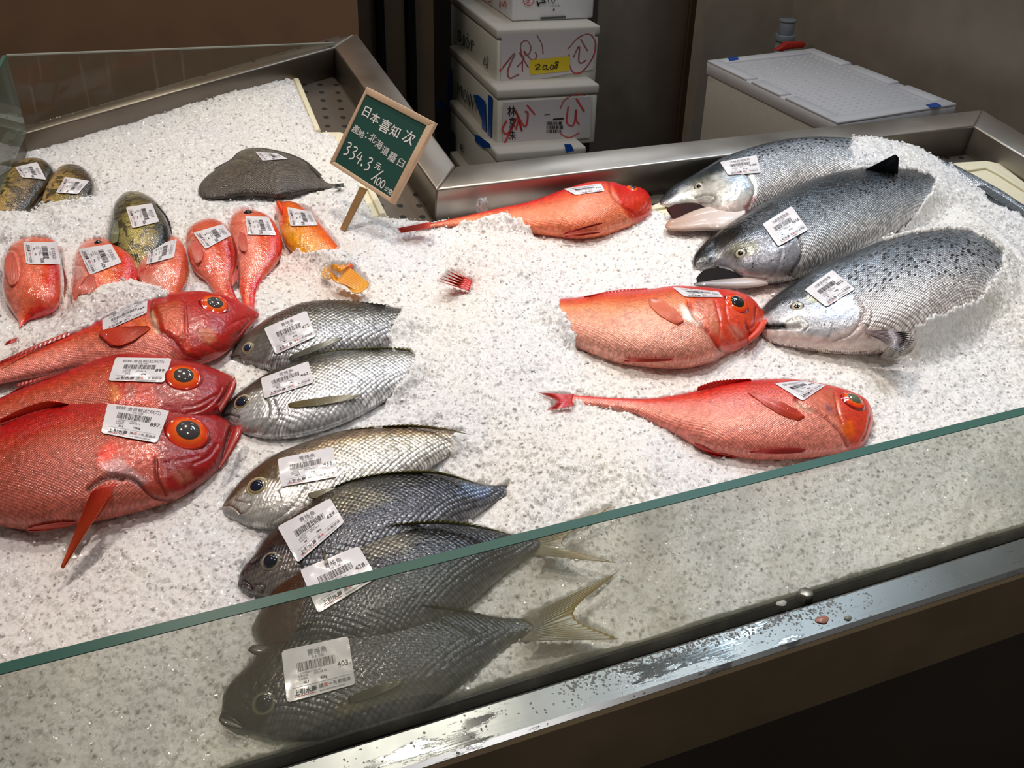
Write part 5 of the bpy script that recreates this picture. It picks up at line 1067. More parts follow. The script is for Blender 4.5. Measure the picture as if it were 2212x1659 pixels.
A[1].fin('caudal_fin', [(2240, 462), (2250, 505)], [(2320, 480), (2300, 560)], '3a4248', '20262a', 10, 'plane', (.03, .02), ser=.02)
A[1].fin('anal_fin', [(2110, 402), (2160, 438), (2210, 472)], [(2128, 400), (2176, 430), (2226, 464)], '4a545a', '5e686e', 10, 'plane', (.02, .02), ser=.02)
sl = '冷藏挪威鮭魚'
A[1].label([(1555, 350), (1634, 335), (1643, 373), (1573, 378)], sl, '4480', '6778g', '66', 21, 5.6)
A[2].label([(1647, 484), (1710, 445), (1746, 496), (1681, 532)], sl, '4618', '6998g', '66', 22, 5.6)
A[3].label([(1738, 626), (1798, 583), (1847, 624), (1785, 663)], sl, '4816', '7298g', '66', 23, 5.6)

# ------------------------------------------------------------------ pink rockfish
GK = [(-1, 'e89a90'), (-.3, 'e88878'), (.2, 'e07058'), (.6, 'd84a30'), (1, 'c83020')]
GKK = 'pink red rockfish standing in the ice'
K = {}
def rock(i, lab, D, V, fin_, tail=True, **kw):
    K[i] = Fish('pink_rockfish', lab, 'fish', GKK, D, V, k=.5, sink=.55, mat=kw.pop('mat', 'rock'), grad=kw.pop('grad', GK), seed=30 + i, ns=150, nc=96, met=.04, clus=.15, **kw)
    return K[i]
rock(1, 'pink rockfish at the left picture edge, leftmost, black spot on its dorsal fin', [(88, 521), (112, 522), (128, 532), (134, 565), (138, 600), (137, 645), (122, 667), (90, 681), (62, 691), (50, 700), (44, 708)],
     [(70, 521), (45, 524), (20, 536), (4, 560), (0, 590), (0, 625), (8, 650), (24, 672), (36, 688), (41, 700), (41, 709)], None,
     feats=[('line', [(12, 550), (22, 538), (38, 545), (44, 580), (36, 620)], 'b83828', 3, .5, .002), ('poly', [(130, 640), (142, 590), (138, 660)], 'f07020', 6, .5)])
rock(2, 'pink rockfish with bold sticker 1424, second from left in the rear row', [(214, 520), (238, 523), (266, 536), (290, 560), (298, 590), (296, 612), (288, 640), (268, 668), (250, 690), (240, 702)],
     [(200, 521), (178, 528), (164, 550), (160, 580), (157, 612), (156, 640), (168, 668), (190, 688), (212, 698), (224, 704)], None,
     feats=[('poly', [(160, 590), (166, 560), (185, 580), (182, 600), (165, 605)], 'e8b8b0', 6, .7), ('poly', [(215, 590), (240, 580), (250, 605), (225, 615)], 'f07830', 8, .6), ('line', [(165, 570), (180, 575), (195, 600), (200, 640)], 'c04030', 3, .5, .002)])
rock(3, 'pale pink rockfish tucked behind the ice ridge, third from left, striped belly', [(368, 510), (384, 516), (396, 530), (403, 552), (406, 580), (404, 604), (394, 625), (384, 640), (376, 650)],
     [(352, 511), (334, 518), (316, 538), (304, 560), (298, 582), (297, 600), (316, 622), (342, 640), (362, 650)], None, grad=[(-1, 'e8b0a4'), (0, 'eaa090'), (.5, 'e88470'), (1, 'd85c48')],
     feats=[('poly', [(298, 598), (300, 570), (330, 572), (352, 565), (330, 590)], 'c85048', 6, .7), ('line', [(299, 590), (325, 572), (352, 566)], 'b04038', 2.5, .6, .0015), ('line', [(384, 520), (398, 545), (404, 575)], 'c05040', 2, .4, .001)])
rock(4, 'deep red rockfish with tilted sticker, left of the two whose tails touch the red head', [(446, 478), (466, 478), (484, 486), (498, 503), (506, 525), (511, 550), (510, 578), (504, 600), (502, 616), (514, 646), (540, 676)],
     [(434, 480), (418, 488), (404, 502), (400, 518), (402, 542), (410, 570), (424, 590), (440, 602), (454, 620), (474, 648), (510, 684)], None, grad=[(-1, 'dc8072'), (-.2, 'd86654'), (.4, 'd04a34'), (1, 'b02818')],
     feats=[('poly', [(405, 505), (425, 480), (490, 480), (500, 500), (440, 500), (415, 520)], 'c03828', 5, .7), ('poly', [(404, 545), (400, 520), (414, 500), (420, 515), (410, 535)], 'e8c8c0', 4, .7), ('poly', [(498, 580), (508, 580), (505, 605), (495, 600)], 'a80c14', 5, .7), ('line', [(418, 500), (404, 525), (410, 560)], 'a02c20', 3, .6, .002)])
rock(5, 'pink rockfish with long red tail, right of the deep red one in the rear row', [(542, 458), (562, 464), (584, 474), (598, 492), (608, 514), (610, 538), (603, 560), (588, 580), (570, 600), (558, 620), (552, 640), (549, 672)],
     [(524, 457), (506, 464), (496, 478), (495, 495), (502, 515), (508, 540), (512, 570), (515, 598), (516, 618), (520, 640), (528, 672)], None,
     feats=[('poly', [(500, 465), (535, 455), (530, 500), (500, 505)], 'e89488', 6, .7), ('poly', [(562, 505), (572, 505), (570, 540), (560, 540)], 'e84a28', 5, .6), ('poly', [(516, 640), (520, 600), (556, 600), (552, 680), (525, 680)], 'd83418', 10, .75), ('poly', [(570, 600), (600, 565), (606, 580), (580, 610)], 'e04a48', 6, .7), ('line', [(500, 485), (530, 478), (534, 470)], 'b84838', 2.5, .6, .0016)])
for k_, base, tip in ((1, [(8, 550), (22, 541), (38, 548)], [(10, 596), (22, 622), (40, 618)]), (2, [(186, 590), (208, 594)], [(160, 640), (208, 632)]), (4, [(412, 512), (428, 520), (442, 530)], [(414, 555), (425, 574), (436, 568)]), (5, [(514, 498), (535, 508)], [(516, 540), (533, 546)])):
    K[k_].fin('pectoral_fin', base, tip, 'd86a5c', 'e07a68', 11, lift=(.0015, .003), amp=.0016, label='ribbed fan shaped pectoral fin')
K[1].fin('dorsal_fin', [(134, 570), (138, 600), (138, 640)], [(142, 592), (147, 618), (138, 648)], '15100e', 'a08878', 8, 'plane', (.02, .03), ser=.4, label='dorsal fin with black blotch')
K[3].fin('dorsal_fin', [(398, 552), (404, 575), (400, 605)], [(404, 568), (410, 590), (403, 610)], '15100e', 'a08878', 6, 'plane', (.02, .03), ser=.4, label='dorsal fin with black blotch')
K[4].fin('dorsal_fin', [(500, 505), (508, 530), (510, 560), (507, 585)], [(504, 512), (512, 538), (514, 564), (509, 588)], '3a1410', '9a6a48', 10, 'plane', (.02, .026), ser=.5)
K[1].fin('caudal_fin', [(38, 728), (34, 738)], [(14, 738), (8, 746)], 'c82818', 'd83828', 4, 'plane', (.014, .016), ser=.5, label='red tail tip poking out of the ice')
K[1].eye((12, 656), 5, [(0, '101010'), (1, '101010'), (1.2, '201010')], .5)
K[2].eye((212, 524), 8, [(0, '0a0a0a'), (.8, '16110f'), (1.2, '5a2018')], .6, '050505', dome=.6)
K[5].eye((536, 459), 9, [(0, '0a0a0a'), (.8, '16110f'), (1.2, '5a2018')], .6, '050505', dome=.6)
K[5].fin('pelvic_fin', [(516, 600), (512, 580)], [(500, 620), (498, 602)], 'c82018', 'd84030', 6, 'plane', (.01, .008))
xz = '日本喜知次'
K[1].label([(122, 523), (131, 571), (57, 570), (50, 523)], xz, '1505', '450g', '334.3', 31)
K[2].label([(240, 527), (263, 567), (194, 594), (169, 538)], xz, '1424', '426g', '334.3', 32)
K[3].label([(382, 516), (376, 556), (316, 571), (323, 534)], xz, '1250', '374g', '334.3', 33)
K[4].label([(481, 484), (500, 508), (444, 538), (417, 503)], xz, '1501', '449g', '334.3', 34)
K[5].label([(580, 468), (597, 508), (535, 507), (530, 467)], xz, '1775', '531g', '334.3', 35)

# ------------------------------------------------------------------ orange fish
O1 = Fish('orange_fish', 'bright orange fish beside the chalkboard stick, tail emerging from ice further down', 'fish', None,
    [(604, 435), (616, 437), (634, 437), (655, 445), (678, 464), (698, 483), (716, 506), (736, 534), (752, 556), (766, 576)],
    [(596, 438), (594, 450), (596, 483), (600, 507), (612, 532), (634, 552), (664, 566), (690, 574), (712, 580), (736, 590)], k=.5, sink=.5, mat='orange',
    grad=[(-1, 'f0a020'), (-.2, 'f08a18'), (.3, 'f06a14'), (.7, 'e85818'), (1, 'd84818')], ns=150, nc=96, met=.03, clus=.15, seed=40,
    feats=[('poly', [(590, 430), (620, 432), (622, 470), (612, 490), (594, 490)], 'ee4a14', 6, .8), ('poly', [(596, 495), (640, 490), (640, 500), (610, 510)], 'f0b070', 6, .6), ('poly', [(610, 500), (640, 500), (660, 520), (640, 540), (612, 528)], 'f0a018', 8, .7), ('line', [(600, 480), (622, 482), (640, 495)], 'c8501c', 2.5, .5, .001)])
O1.lobe('snout', [(597, 437), (601, 433), (606, 436), (612, 446)], [(597, 442), (598, 452), (602, 460), (608, 466)], .7, .02, 'ee4a14')
O1.fin('caudal_fin', [(704, 574), (716, 596), (724, 606), (756, 578)], [(762, 632), (776, 634), (794, 622), (798, 612)], 'f09a14', 'f0a41c', 14, 'plane', (.021, .018), ser=.03, amp=.001, label='broad yellow orange tail fin')
O1.fin('anal_fin', [(712, 572), (708, 588), (720, 600)], [(696, 580), (694, 596), (708, 604)], 'c88a3c', 'd8a858', 6, 'plane', (.012, .010), ser=.2)
O1.label([(671, 457), (687, 487), (627, 488), (620, 447)], '日本金吉魚', '875', '350g', '250', 41)

# ------------------------------------------------------------------ spotted groupers and flounder
GG = [(-1, 'c8a060'), (-.2, 'b89a58'), (.3, '8a7040'), (.65, '4a3a24'), (1, '2c241a')]
GM = 'yellow brown mottled groupers in the ice'
Gp = {}
Gp[1] = Fish('mottled_grouper', 'mottled grouper cut by the left picture edge, sticker near its dark top', 'fish', GM,
    [(82, 347), (98, 350), (113, 362), (120, 376), (112, 396), (94, 425), (66, 462), (30, 500), (10, 520)], [(66, 347), (45, 352), (20, 369), (-8, 395), (-28, 425), (-38, 455), (-42, 480), (-40, 505), (-30, 525)],
    k=.5, sink=.55, mat='grouper', grad=GG, ns=140, nc=90, met=.03, clus=.15, seed=50, feats=[('poly', [(40, 355), (75, 345), (115, 365), (110, 385), (60, 390), (20, 390)], '3c3022', 9, .6)])
Gp[2] = Fish('mottled_grouper', 'smaller mottled grouper tucked to the right of the edge one, tilted sticker', 'fish', GM,
    [(156, 360), (178, 364), (198, 384), (206, 408), (196, 436), (165, 465), (140, 490)], [(140, 360), (126, 366), (112, 384), (98, 408), (88, 432), (88, 460), (100, 488)],
    k=.5, sink=.55, mat='grouper', grad=GG, ns=130, nc=90, met=.03, clus=.15, seed=51, feats=[('poly', [(120, 375), (140, 358), (180, 362), (205, 395), (190, 395), (150, 375)], '3c2c20', 8, .6), ('poly', [(115, 420), (160, 425), (190, 425), (170, 445), (110, 440)], '8c8030', 8, .6)])
Gp[3] = Fish('mottled_grouper', 'olive yellow mottled grouper behind the rockfish row, round head up', 'fish', GM,
    [(302, 419), (325, 430), (346, 448), (362, 476), (371, 505), (368, 535), (350, 565), (325, 592), (310, 610)], [(284, 418), (262, 425), (246, 448), (237, 480), (231, 512), (234, 535), (250, 560), (275, 585), (295, 608)],
    k=.55, sink=.55, mat='grouper', grad=[(-1, '6a6a5a'), (-.6, '8a8050'), (-.1, 'b0a048'), (.4, '8c7a34'), (.8, '2c2a20'), (1, '1c1a16')], ns=170, nc=110, met=.04, clus=.15, seed=52,
    feats=[('poly', [(240, 480), (255, 425), (300, 414), (350, 440), (372, 500), (350, 480), (320, 450), (280, 445), (262, 480)], '33291c', 9, .65), ('poly', [(232, 520), (240, 470), (256, 478), (254, 520), (240, 530)], '4c5050', 6, .8), ('poly', [(345, 485), (368, 490), (368, 520), (352, 515)], '0e1420', 6, .8)])
Gp[3].fin('pectoral_fin', [(244, 478), (258, 476)], [(236, 528), (256, 524)], '6a6c54', '8a8a68', 9, lift=(.0015, .003))
Gp[3].fin('dorsal_fin', [(335, 440), (358, 470), (370, 505)], [(342, 442), (366, 475), (374, 512)], '1c1812', '4a4028', 12, 'plane', (.03, .034), ser=.5)
Gp[1].label([(80, 350), (100, 388), (47, 383), (33, 361)], '龍虎石斑', '980', '490g', '200', 51)
Gp[2].label([(193, 391), (168, 419), (121, 416), (141, 382)], '龍虎石斑', '760', '380g', '200', 52)
Gp[3].label([(328, 439), (344, 479), (286, 493), (272, 448)], '龍虎石斑', '835', '418g', '200', 53)
Fl = Fish('flatfish', 'flat dark brown speckled flatfish lying alone below the bare rear ice', 'flatfish', None,
    [(428, 412), (431, 400), (443, 385), (464, 368), (500, 348), (515, 332), (535, 323), (567, 323), (600, 329), (630, 338), (660, 352), (690, 378), (706, 394), (730, 399)],
    [(429, 418), (436, 428), (450, 432), (475, 430), (515, 424), (567, 424), (601, 428), (625, 424), (650, 418), (674, 412), (700, 408), (715, 406), (730, 403)],
    k=.20, sink=.8, mat='flounder', grad=[(-1, '40372e'), (0, '483e33'), (1, '4c4336')], ns=200, nc=110, met=.03, seed=60, clus=.2,
    feats=[('poly', [(500, 350), (520, 325), (570, 318), (600, 330), (540, 350)], '6a6450', 9, .6), ('line', [(505, 345), (520, 340), (560, 350)], '3a342c', 3, .6, .001)])
Fl.fin('dorsal_fin', [(466, 368), (502, 348), (518, 333), (537, 325), (567, 325), (600, 331), (630, 340), (660, 354), (690, 380)], [(462, 363), (497, 344), (513, 329), (535, 320), (567, 319), (602, 325), (633, 334), (664, 349), (696, 378)], '4a443a', '3a342c', 40, 'plane', (.012, .008), ser=.1)
Fl.fin('caudal_fin', [(722, 398), (724, 403)], [(742, 395), (743, 404)], '4a443a', '2c2620', 6, 'plane', (.012, .010), ser=.1)
Fl.label([(597, 331), (622, 343), (567, 347), (552, 328)], '扁魚', '640', '320g', '200', 61)

# ------------------------------------------------------------------ foam boards under the ice
MT['cream'] = simple('cream_foam_board', (.78, .72, .52), .6, bump=.3, bscale=150, var=.08)
def board(px, h, th, label, rim=None):
    t = thing('foam_tray_board', wl(bed(px, h)).mean(0), label, 'board', 'cream foam boards lying under the ice')
    b = MB(); b.prism(wl(bed(px, h)), NB * -th); b.build('board_panel', MT['cream'], t, bevel=.003)
    if rim is not None:
        b = MB(); b.prism(wl(bed(rim, h + .004)), NB * -.006); b.build('raised_rim', MT['cream'], t, bevel=.0015)
    return t
board([(420, 235), (628, 164), (646, 168), (694, 281), (560, 300), (440, 290)], -.008, .016, 'cream foam board edge showing at the far rear of the left ice', [(634, 168), (644, 168), (692, 279), (682, 281)])
board([(560, 300), (700, 284), (738, 284), (752, 296), (836, 462), (800, 470), (640, 400)], -.008, .016, 'cream foam board edge running down behind the chalkboard sign', [(738, 292), (748, 294), (832, 460), (820, 462)])
board([(1400, 446), (1440, 430), (1560, 430), (1560, 490), (1405, 490)], -.002, .014, 'small cream foam board corner between the red fish and salmon mouth', [(1404, 447), (1436, 440), (1438, 446), (1408, 453)])
board([(2030, 360), (2066, 350), (2130, 346), (2160, 352), (2230, 405), (2330, 480), (2330, 560), (2180, 520)], -.004, .016, 'worn cream foam board with rounded corner at the right rear tray', [(2084, 362), (2130, 354), (2158, 366), (2228, 412), (2224, 418), (2154, 374), (2130, 362), (2090, 368)])

# ------------------------------------------------------------------ crushed ice
def ice_mat(name, rough, bump, sss):
    m, N, L, P = newmat(name)
    t = N.new('ShaderNodeTexCoord')
    n = N.new('ShaderNodeTexNoise'); n.inputs['Scale'].default_value = 5; n.inputs['Detail'].default_value = 3; L.new(t.outputs['Object'], n.inputs['Vector'])
    r_ = N.new('ShaderNodeValToRGB'); r_.color_ramp.elements[0].color = (.84, .85, .88, 1); r_.color_ramp.elements[1].color = (.93, .91, .86, 1); r_.color_ramp.elements[0].position = .35; r_.color_ramp.elements[1].position = .65
    a = N.new('ShaderNodeAttribute'); a.attribute_name = 'col'; mx = N.new('ShaderNodeMix'); mx.data_type = 'RGBA'; mx.blend_type = 'MULTIPLY'; mx.inputs[0].default_value = 1
    L.new(n.outputs['Fac'], r_.inputs[0]); L.new(r_.outputs[0], mx.inputs[6]); L.new(a.outputs['Color'], mx.inputs[7]); L.new(mx.outputs[2], P.inputs['Base Color'])
    P.inputs['Roughness'].default_value = rough; P.inputs['IOR'].default_value = 1.31
    P.inputs['Subsurface Weight'].default_value = sss; P.inputs['Subsurface Radius'].default_value = (1, 1, 1); P.inputs['Subsurface Scale'].default_value = .005
    g = N.new('ShaderNodeNewGeometry')
    def facet(scale, k, src):
        v = N.new('ShaderNodeTexVoronoi'); v.inputs['Scale'].default_value = scale; L.new(t.outputs['Object'], v.inputs['Vector'])
        a1 = N.new('ShaderNodeVectorMath'); a1.operation = 'SUBTRACT'; a1.inputs[1].default_value = (.5, .5, .5); L.new(v.outputs['Color'], a1.inputs[0])
        a2 = N.new('ShaderNodeVectorMath'); a2.operation = 'SCALE'; a2.inputs['Scale'].default_value = k; L.new(a1.outputs[0], a2.inputs[0])
        a3 = N.new('ShaderNodeVectorMath'); a3.operation = 'ADD'; L.new(a2.outputs[0], a3.inputs[0]); L.new(src, a3.inputs[1])
        a4 = N.new('ShaderNodeVectorMath'); a4.operation = 'NORMALIZE'; L.new(a3.outputs[0], a4.inputs[0]); return a4.outputs[0]
    if bump:
        n1 = facet(300, bump, g.outputs['Normal']); n2 = facet(620, bump * .7, n1); L.new(n2, P.inputs['Normal'])
        P.inputs['Coat Weight'].default_value = 1; P.inputs['Coat Roughness'].default_value = .05; P.inputs['Coat IOR'].default_value = 1.4
        L.new(facet(380, 1.3, g.outputs['Normal']), P.inputs['Coat Normal'])
    return m
MT['ice'] = ice_mat('packed_ice', .35, .65, .35)
MT['chip'] = ice_mat('ice_crystal', .12, 0, .8)
MT['lump'] = simple('clear_ice', (.9, .92, .93), .05); MT['lump'].node_tree.nodes['Principled BSDF'].inputs['Transmission Weight'].default_value = .8
STEP = .0035
gx = np.arange(-.50, 1.72, STEP); gy = np.arange(-.0335, 1.34, STEP); NX, NY = len(gx), len(gy)
gy[0] = gy[1] - .0004
GX, GY = np.meshgrid(gx, gy, indexing='ij'); PX = np.stack([GX.ravel(), GY.ravel()], 1)
ICE = bed([(-60, 560), (-22, 500), (5, 440), (36, 335), (62, 292), (82, 262), (180, 240), (250, 222), (380, 215), (420, 208), (480, 190), (560, 172), (622, 164), (634, 170), (684, 282), (716, 284), (734, 302), (770, 380), (806, 462), (850, 466), (935, 473), (960, 468), (1100, 452), (1395, 436), (1440, 462), (1480, 460), (1560, 420), (1700, 372), (1830, 335), (1920, 330), (2010, 345), (2050, 372), (2090, 402), (2130, 436), (2190, 480), (2300, 590), (2450, 760)], 0)[:, :2]
ICE = np.concatenate([[(-.6, -.05)], ICE, [(1.75, .3), (1.75, -.05)]])
sdI = sd(PX, ICE)
h = .010 * (fbm(PX[:, 0] * 7, PX[:, 1] * 7, 3) - .5) + .007 * (fbm(PX[:, 0] * 30 + 7, PX[:, 1] * 30, 3) - .5)
for poly, hp, amp, fo in (([(880, 690), (1000, 560), (1170, 560), (1215, 700), (1270, 790), (1260, 860), (1400, 950), (1500, 1000), (1350, 1080), (1130, 1110), (1080, 1040), (980, 960), (850, 900), (910, 780)], .02, .022, .09),
                          ([(960, 510), (1100, 480), (1180, 530), (1150, 620), (1000, 570)], .02, .016, .05),
                          ([(1860, 310), (1960, 320), (2060, 375), (2130, 440), (2212, 500), (2320, 620), (2300, 740), (2120, 700), (2180, 560), (2040, 470), (2040, 400)], .03, .042, .08),
                          ([(130, 690), (160, 645), (300, 605), (380, 620), (400, 632), (330, 642), (200, 700), (100, 745), (60, 730)], .01, .022, .03),
                          ([(425, 440), (600, 440), (740, 415), (760, 460), (600, 470), (420, 500)], 0, .012, .04),
                          ([(-40, 470), (90, 452), (210, 420), (230, 440), (230, 500), (-40, 540)], 0, .010, .03),
                          ([(620, 540), (740, 530), (780, 560), (700, 560), (640, 600), (600, 600)], .01, .007, .03)):
    q = bed(poly, hp)[:, :2]; h += amp * sstep(sd(PX, q), -fo * .3, fo)
top = np.full(NX * NY, -9.0)
for f in FISH:
    if f.root['category'] in ('x',): continue
    Vb = np.empty(len(f.body.data.vertices) * 3, np.float32); f.body.data.vertices.foreach_get('co', Vb); Vb = lw(Vb.reshape(-1, 3) + np.array(f.root['_o']))
    i0, i1 = np.searchsorted(gx, [Vb[:, 0].min(), Vb[:, 0].max()]); j0, j1 = np.searchsorted(gy, [Vb[:, 1].min(), Vb[:, 1].max()])
    for i in range(i0, min(i1 + 1, NX)):
        for j in range(j0, min(j1 + 1, NY)):
            o_ = wl(np.array([gx[i], gy[j], .4])); hit = f.bvh.ray_cast(Vector(o_), Vector(-NB))
            if hit[0] is not None: top[i * NY + j] = max(top[i * NY + j], .4 - hit[3])
has = top > -1
COVER = [[(866, 662), (846, 690), (836, 712), (840, 748), (1060, 780), (1060, 640), (900, 640)],
         [(889, 752), (893, 772), (870, 805), (850, 832), (808, 884), (800, 920), (1060, 900), (1080, 740), (900, 745)],
         [(1020, 915), (990, 932), (972, 942), (978, 965), (955, 988), (930, 1008), (1000, 1022), (1100, 1000), (1110, 925)],
         [(1100, 1040), (1096, 1066), (1062, 1085), (1045, 1108), (1003, 1134), (1100, 1142), (1220, 1120), (1220, 1000)],
         [(930, 490), (985, 478), (1040, 466), (1090, 458), (1130, 464), (1150, 482), (1168, 498), (1200, 510), (1200, 560), (930, 560)],
         [(1213, 620), (1216, 655), (1240, 690), (1252, 720), (1245, 755), (1100, 760), (1016, 640), (1022, 600), (1213, 590)],
         [(1226, 866), (1240, 857), (1262, 866), (1290, 872), (1300, 888), (1240, 895)],
         [(1842, 270), (1836, 315), (1846, 362), (1857, 361), (1915, 359), (1974, 365), (2012, 374), (2017, 391), (2008, 408), (1982, 443), (1950, 473), (1917, 504), (1900, 521), (1930, 512), (1974, 500), (2032, 492), (2084, 494), (2112, 503), (2164, 536), (2300, 640), (2300, 520), (2180, 447), (2140, 425), (2106, 398), (2065, 360), (2000, 325), (1900, 270)],
         [(2164, 536), (2162, 568), (2112, 634), (2051, 656), (1973, 686), (1915, 704), (1975, 716), (1982, 745), (1955, 772), (2300, 800), (2320, 600)],
         [(150, 648), (165, 636), (200, 625), (215, 612), (260, 604), (297, 600), (330, 612), (345, 618), (360, 623), (372, 630), (350, 636), (322, 643), (260, 668), (200, 696), (140, 722)],
         [(140, 655), (120, 668), (90, 681), (62, 692), (50, 702), (30, 712), (30, 745), (61, 750), (133, 722), (200, 694)],
         [(-60, 456), (0, 455), (34, 452), (60, 447), (82, 441), (88, 434), (120, 430), (150, 428), (212, 408), (235, 420), (228, 510), (-60, 512)],
         [(606, 532), (640, 528), (672, 536), (720, 534), (738, 533), (775, 560), (745, 566), (720, 568), (698, 574), (640, 600), (600, 570)]]
jit = (fbm(PX[:, 0] * 90, PX[:, 1] * 90, 2) - .5)
cand = np.maximum(h, top + .0045 + .003 * jit)
cpx = proj(wl(np.stack([PX[:, 0], PX[:, 1], cand], 1))) + np.stack([jit * 12, -jit * 12], 1)
cov = np.zeros(NX * NY, bool)
for c in COVER: cov |= inpoly(cpx, c)
h1 = np.where(has & cov, cand, h)
# soften the burying mounds outward
H2 = h1.reshape(NX, NY).copy()
hasu = (has & ~cov).reshape(NX, NY)
for it in range(26):
    pad = np.pad(H2, 1, 'edge'); av = (pad[2:, 1:-1] + pad[:-2, 1:-1] + pad[1:-1, 2:] + pad[1:-1, :-2]) / 4
    H2 = np.where(hasu, H2, np.maximum(H2, av * 1.0))
h = H2.ravel()
h = np.where(has & ~cov, np.minimum(h, top - .005), h)
# keep loose ice from rising in front of fish that lie bare
MW, MH = 1200, 900
qx, qy = np.meshgrid(np.arange(MW) * 2.0 - 94, np.arange(MH) * 2.0 - 70, indexing='ij'); QP = np.stack([qx.ravel(), qy.ravel()], 1)
bare = np.zeros(len(QP), bool)
for f in FISH: 
    o_ = f.outline; bb = (QP[:, 0] > o_[:, 0].min()) & (QP[:, 0] < o_[:, 0].max()) & (QP[:, 1] > o_[:, 1].min()) & (QP[:, 1] < o_[:, 1].max())
    idx = np.where(bb)[0]; bare[idx] |= inpoly(QP[idx], o_)
for c in COVER: bare &= ~inpoly(QP, c)
for c in ([(704, 570), (740, 572), (766, 570), (800, 610), (796, 626), (776, 637), (758, 634), (722, 608)], [(856, 490), (932, 474), (936, 494), (866, 505)], [(1162, 845), (1242, 850), (1240, 878), (1178, 889), (1200, 866)], [(942, 606), (974, 578), (1018, 606), (1010, 630)],
          [(1864, 708), (1915, 702), (1976, 716), (1976, 742), (1946, 768), (1880, 730)], [(128, 1228), (160, 1130), (197, 1060), (254, 1044), (228, 1110), (146, 1228)], [(6, 748), (12, 736), (38, 726), (36, 740)], [(1140, 1165), (1320, 1090), (1326, 1100), (1220, 1172), (1330, 1215), (1155, 1200)], [(1120, 1336), (1338, 1232), (1246, 1325), (1340, 1384), (1122, 1386)]):
    bare |= inpoly(QP, c)
bare = bare.reshape(MW, MH)
for it in range(12):
    pp = proj(wl(np.stack([PX[:, 0], PX[:, 1], h], 1))); mi_ = np.clip(((pp[:, 0] + 94) / 2).astype(int), 0, MW - 1); mj_ = np.clip(((pp[:, 1] + 70) / 2).astype(int), 0, MH - 1)
    bad = bare[mi_, mj_] & ~has & (h > -.012)
    if not bad.any(): break
    h = np.where(bad, h - .004, h)
Hs = h.reshape(NX, NY); pad = np.pad(Hs, 1, 'edge'); av = (pad[2:, 1:-1] + pad[:-2, 1:-1] + pad[1:-1, 2:] + pad[1:-1, :-2]) / 4; h = np.where(~has | cov, np.minimum(h, av.ravel() + .004), h)
edge = sstep(sdI, -.014, .006 + .012 * 0)
h = -.028 + (h + .028) * edge
h += .0022 * (fbm(PX[:, 0] * 160, PX[:, 1] * 160, 2) - .5) * edge
h = h.reshape(NX, NY); h[:, 0] = -.05; h = h.ravel()
HG = h.reshape(NX, NY)
def up(A):
    B = np.empty((NX * 2 - 1, NY)); B[::2] = A; B[1::2] = (A[:-1] + A[1:]) / 2
    C = np.empty((NX * 2 - 1, NY * 2 - 1)); C[:, ::2] = B; C[:, 1::2] = (B[:, :-1] + B[:, 1:]) / 2; return C
UX, UY, UH = up(GX), up(GY), up(HG); US = up(sdI.reshape(NX, NY)).ravel(); NX2, NY2 = UX.shape
ux, uy = UX.ravel(), UY.ravel()
def worley(x, y, c, seed):
    ci, cj = np.floor(x / c).astype(int), np.floor(y / c).astype(int); best = np.full(len(x), 9.0); val = np.zeros(len(x))
    for di in (-1, 0, 1):
        for dj in (-1, 0, 1):
            a, b_ = ci + di, cj + dj; hsh = (a * 73856093 ^ b_ * 19349663 ^ seed * 83492791) & 0xffff
            rx, ry, rv = (hsh & 255) / 255., ((hsh >> 8) & 255) / 255., ((hsh * 7919) & 1023) / 1023.
            d = np.hypot((a + rx) * c - x, (b_ + ry) * c - y) / c; m_ = d < best; best = np.where(m_, d, best); val = np.where(m_, rv, val)
    return best, val
w1, r1 = worley(ux, uy, .0060, 1); w2, r2 = worley(ux, uy, .0115, 2)
uh = UH.ravel() + (.0016 * (r1 - .5) + .0011 * (.5 - w1) + .0022 * (r2 - .5)) * (US > -.002) * (uy > gy[1] + .001)
Wv = wl(np.stack([ux, uy, uh], 1)); UPX = np.stack([ux, uy], 1)
F4 = gridfaces(NX2, NY2); F4 = F4[(US > -.02)[F4].all(1)]
# loose chips
rg = np.random.RandomState(42); NCH = 16000
gxh, gyh = np.gradient(h.reshape(NX, NY), STEP); wgt = np.sqrt(1 + gxh ** 2 + gyh ** 2).ravel().clip(1, 6) * (sdI > -.004) * (PX[:, 1] > gy[1] - .0001)
k_ = rg.choice(NX * NY, NCH, p=wgt / wgt.sum()); cx_ = PX[k_, 0] + rg.uniform(-.5, .5, NCH) * STEP; cy_ = PX[k_, 1] + rg.uniform(-.5, .5, NCH) * STEP
fi = (cx_ - gx[0]) / STEP; fj = (cy_ - gy[0]) / STEP; i0 = np.clip(fi.astype(int), 0, NX - 2); j0 = np.clip(fj.astype(int), 0, NY - 2); u1 = np.clip(fi - i0, 0, 1); v1 = np.clip(fj - j0, 0, 1); HG = h.reshape(NX, NY)
hz = HG[i0, j0] * (1 - u1) * (1 - v1) + HG[i0 + 1, j0] * u1 * (1 - v1) + HG[i0, j0 + 1] * (1 - u1) * v1 + HG[i0 + 1, j0 + 1] * u1 * v1
ok = (sdI[k_] > -.004) & ~((has & ~cov)[k_])
pw = wl(np.stack([cx_, cy_, h[k_]], 1)); pp = proj(pw)
ok &= (pp[:, 0] > -260) & (pp[:, 0] < W + 260) & (pp[:, 1] > -100) & (pp[:, 1] < H + 150)
cx_, cy_, k_, hz = cx_[ok], cy_[ok], k_[ok], hz[ok]; n = len(cx_)
base = np.array([[1, 0, 0], [-1, 0, 0], [0, 1, 0], [0, -1, 0], [0, 0, 1], [0, 0, -1]], float)
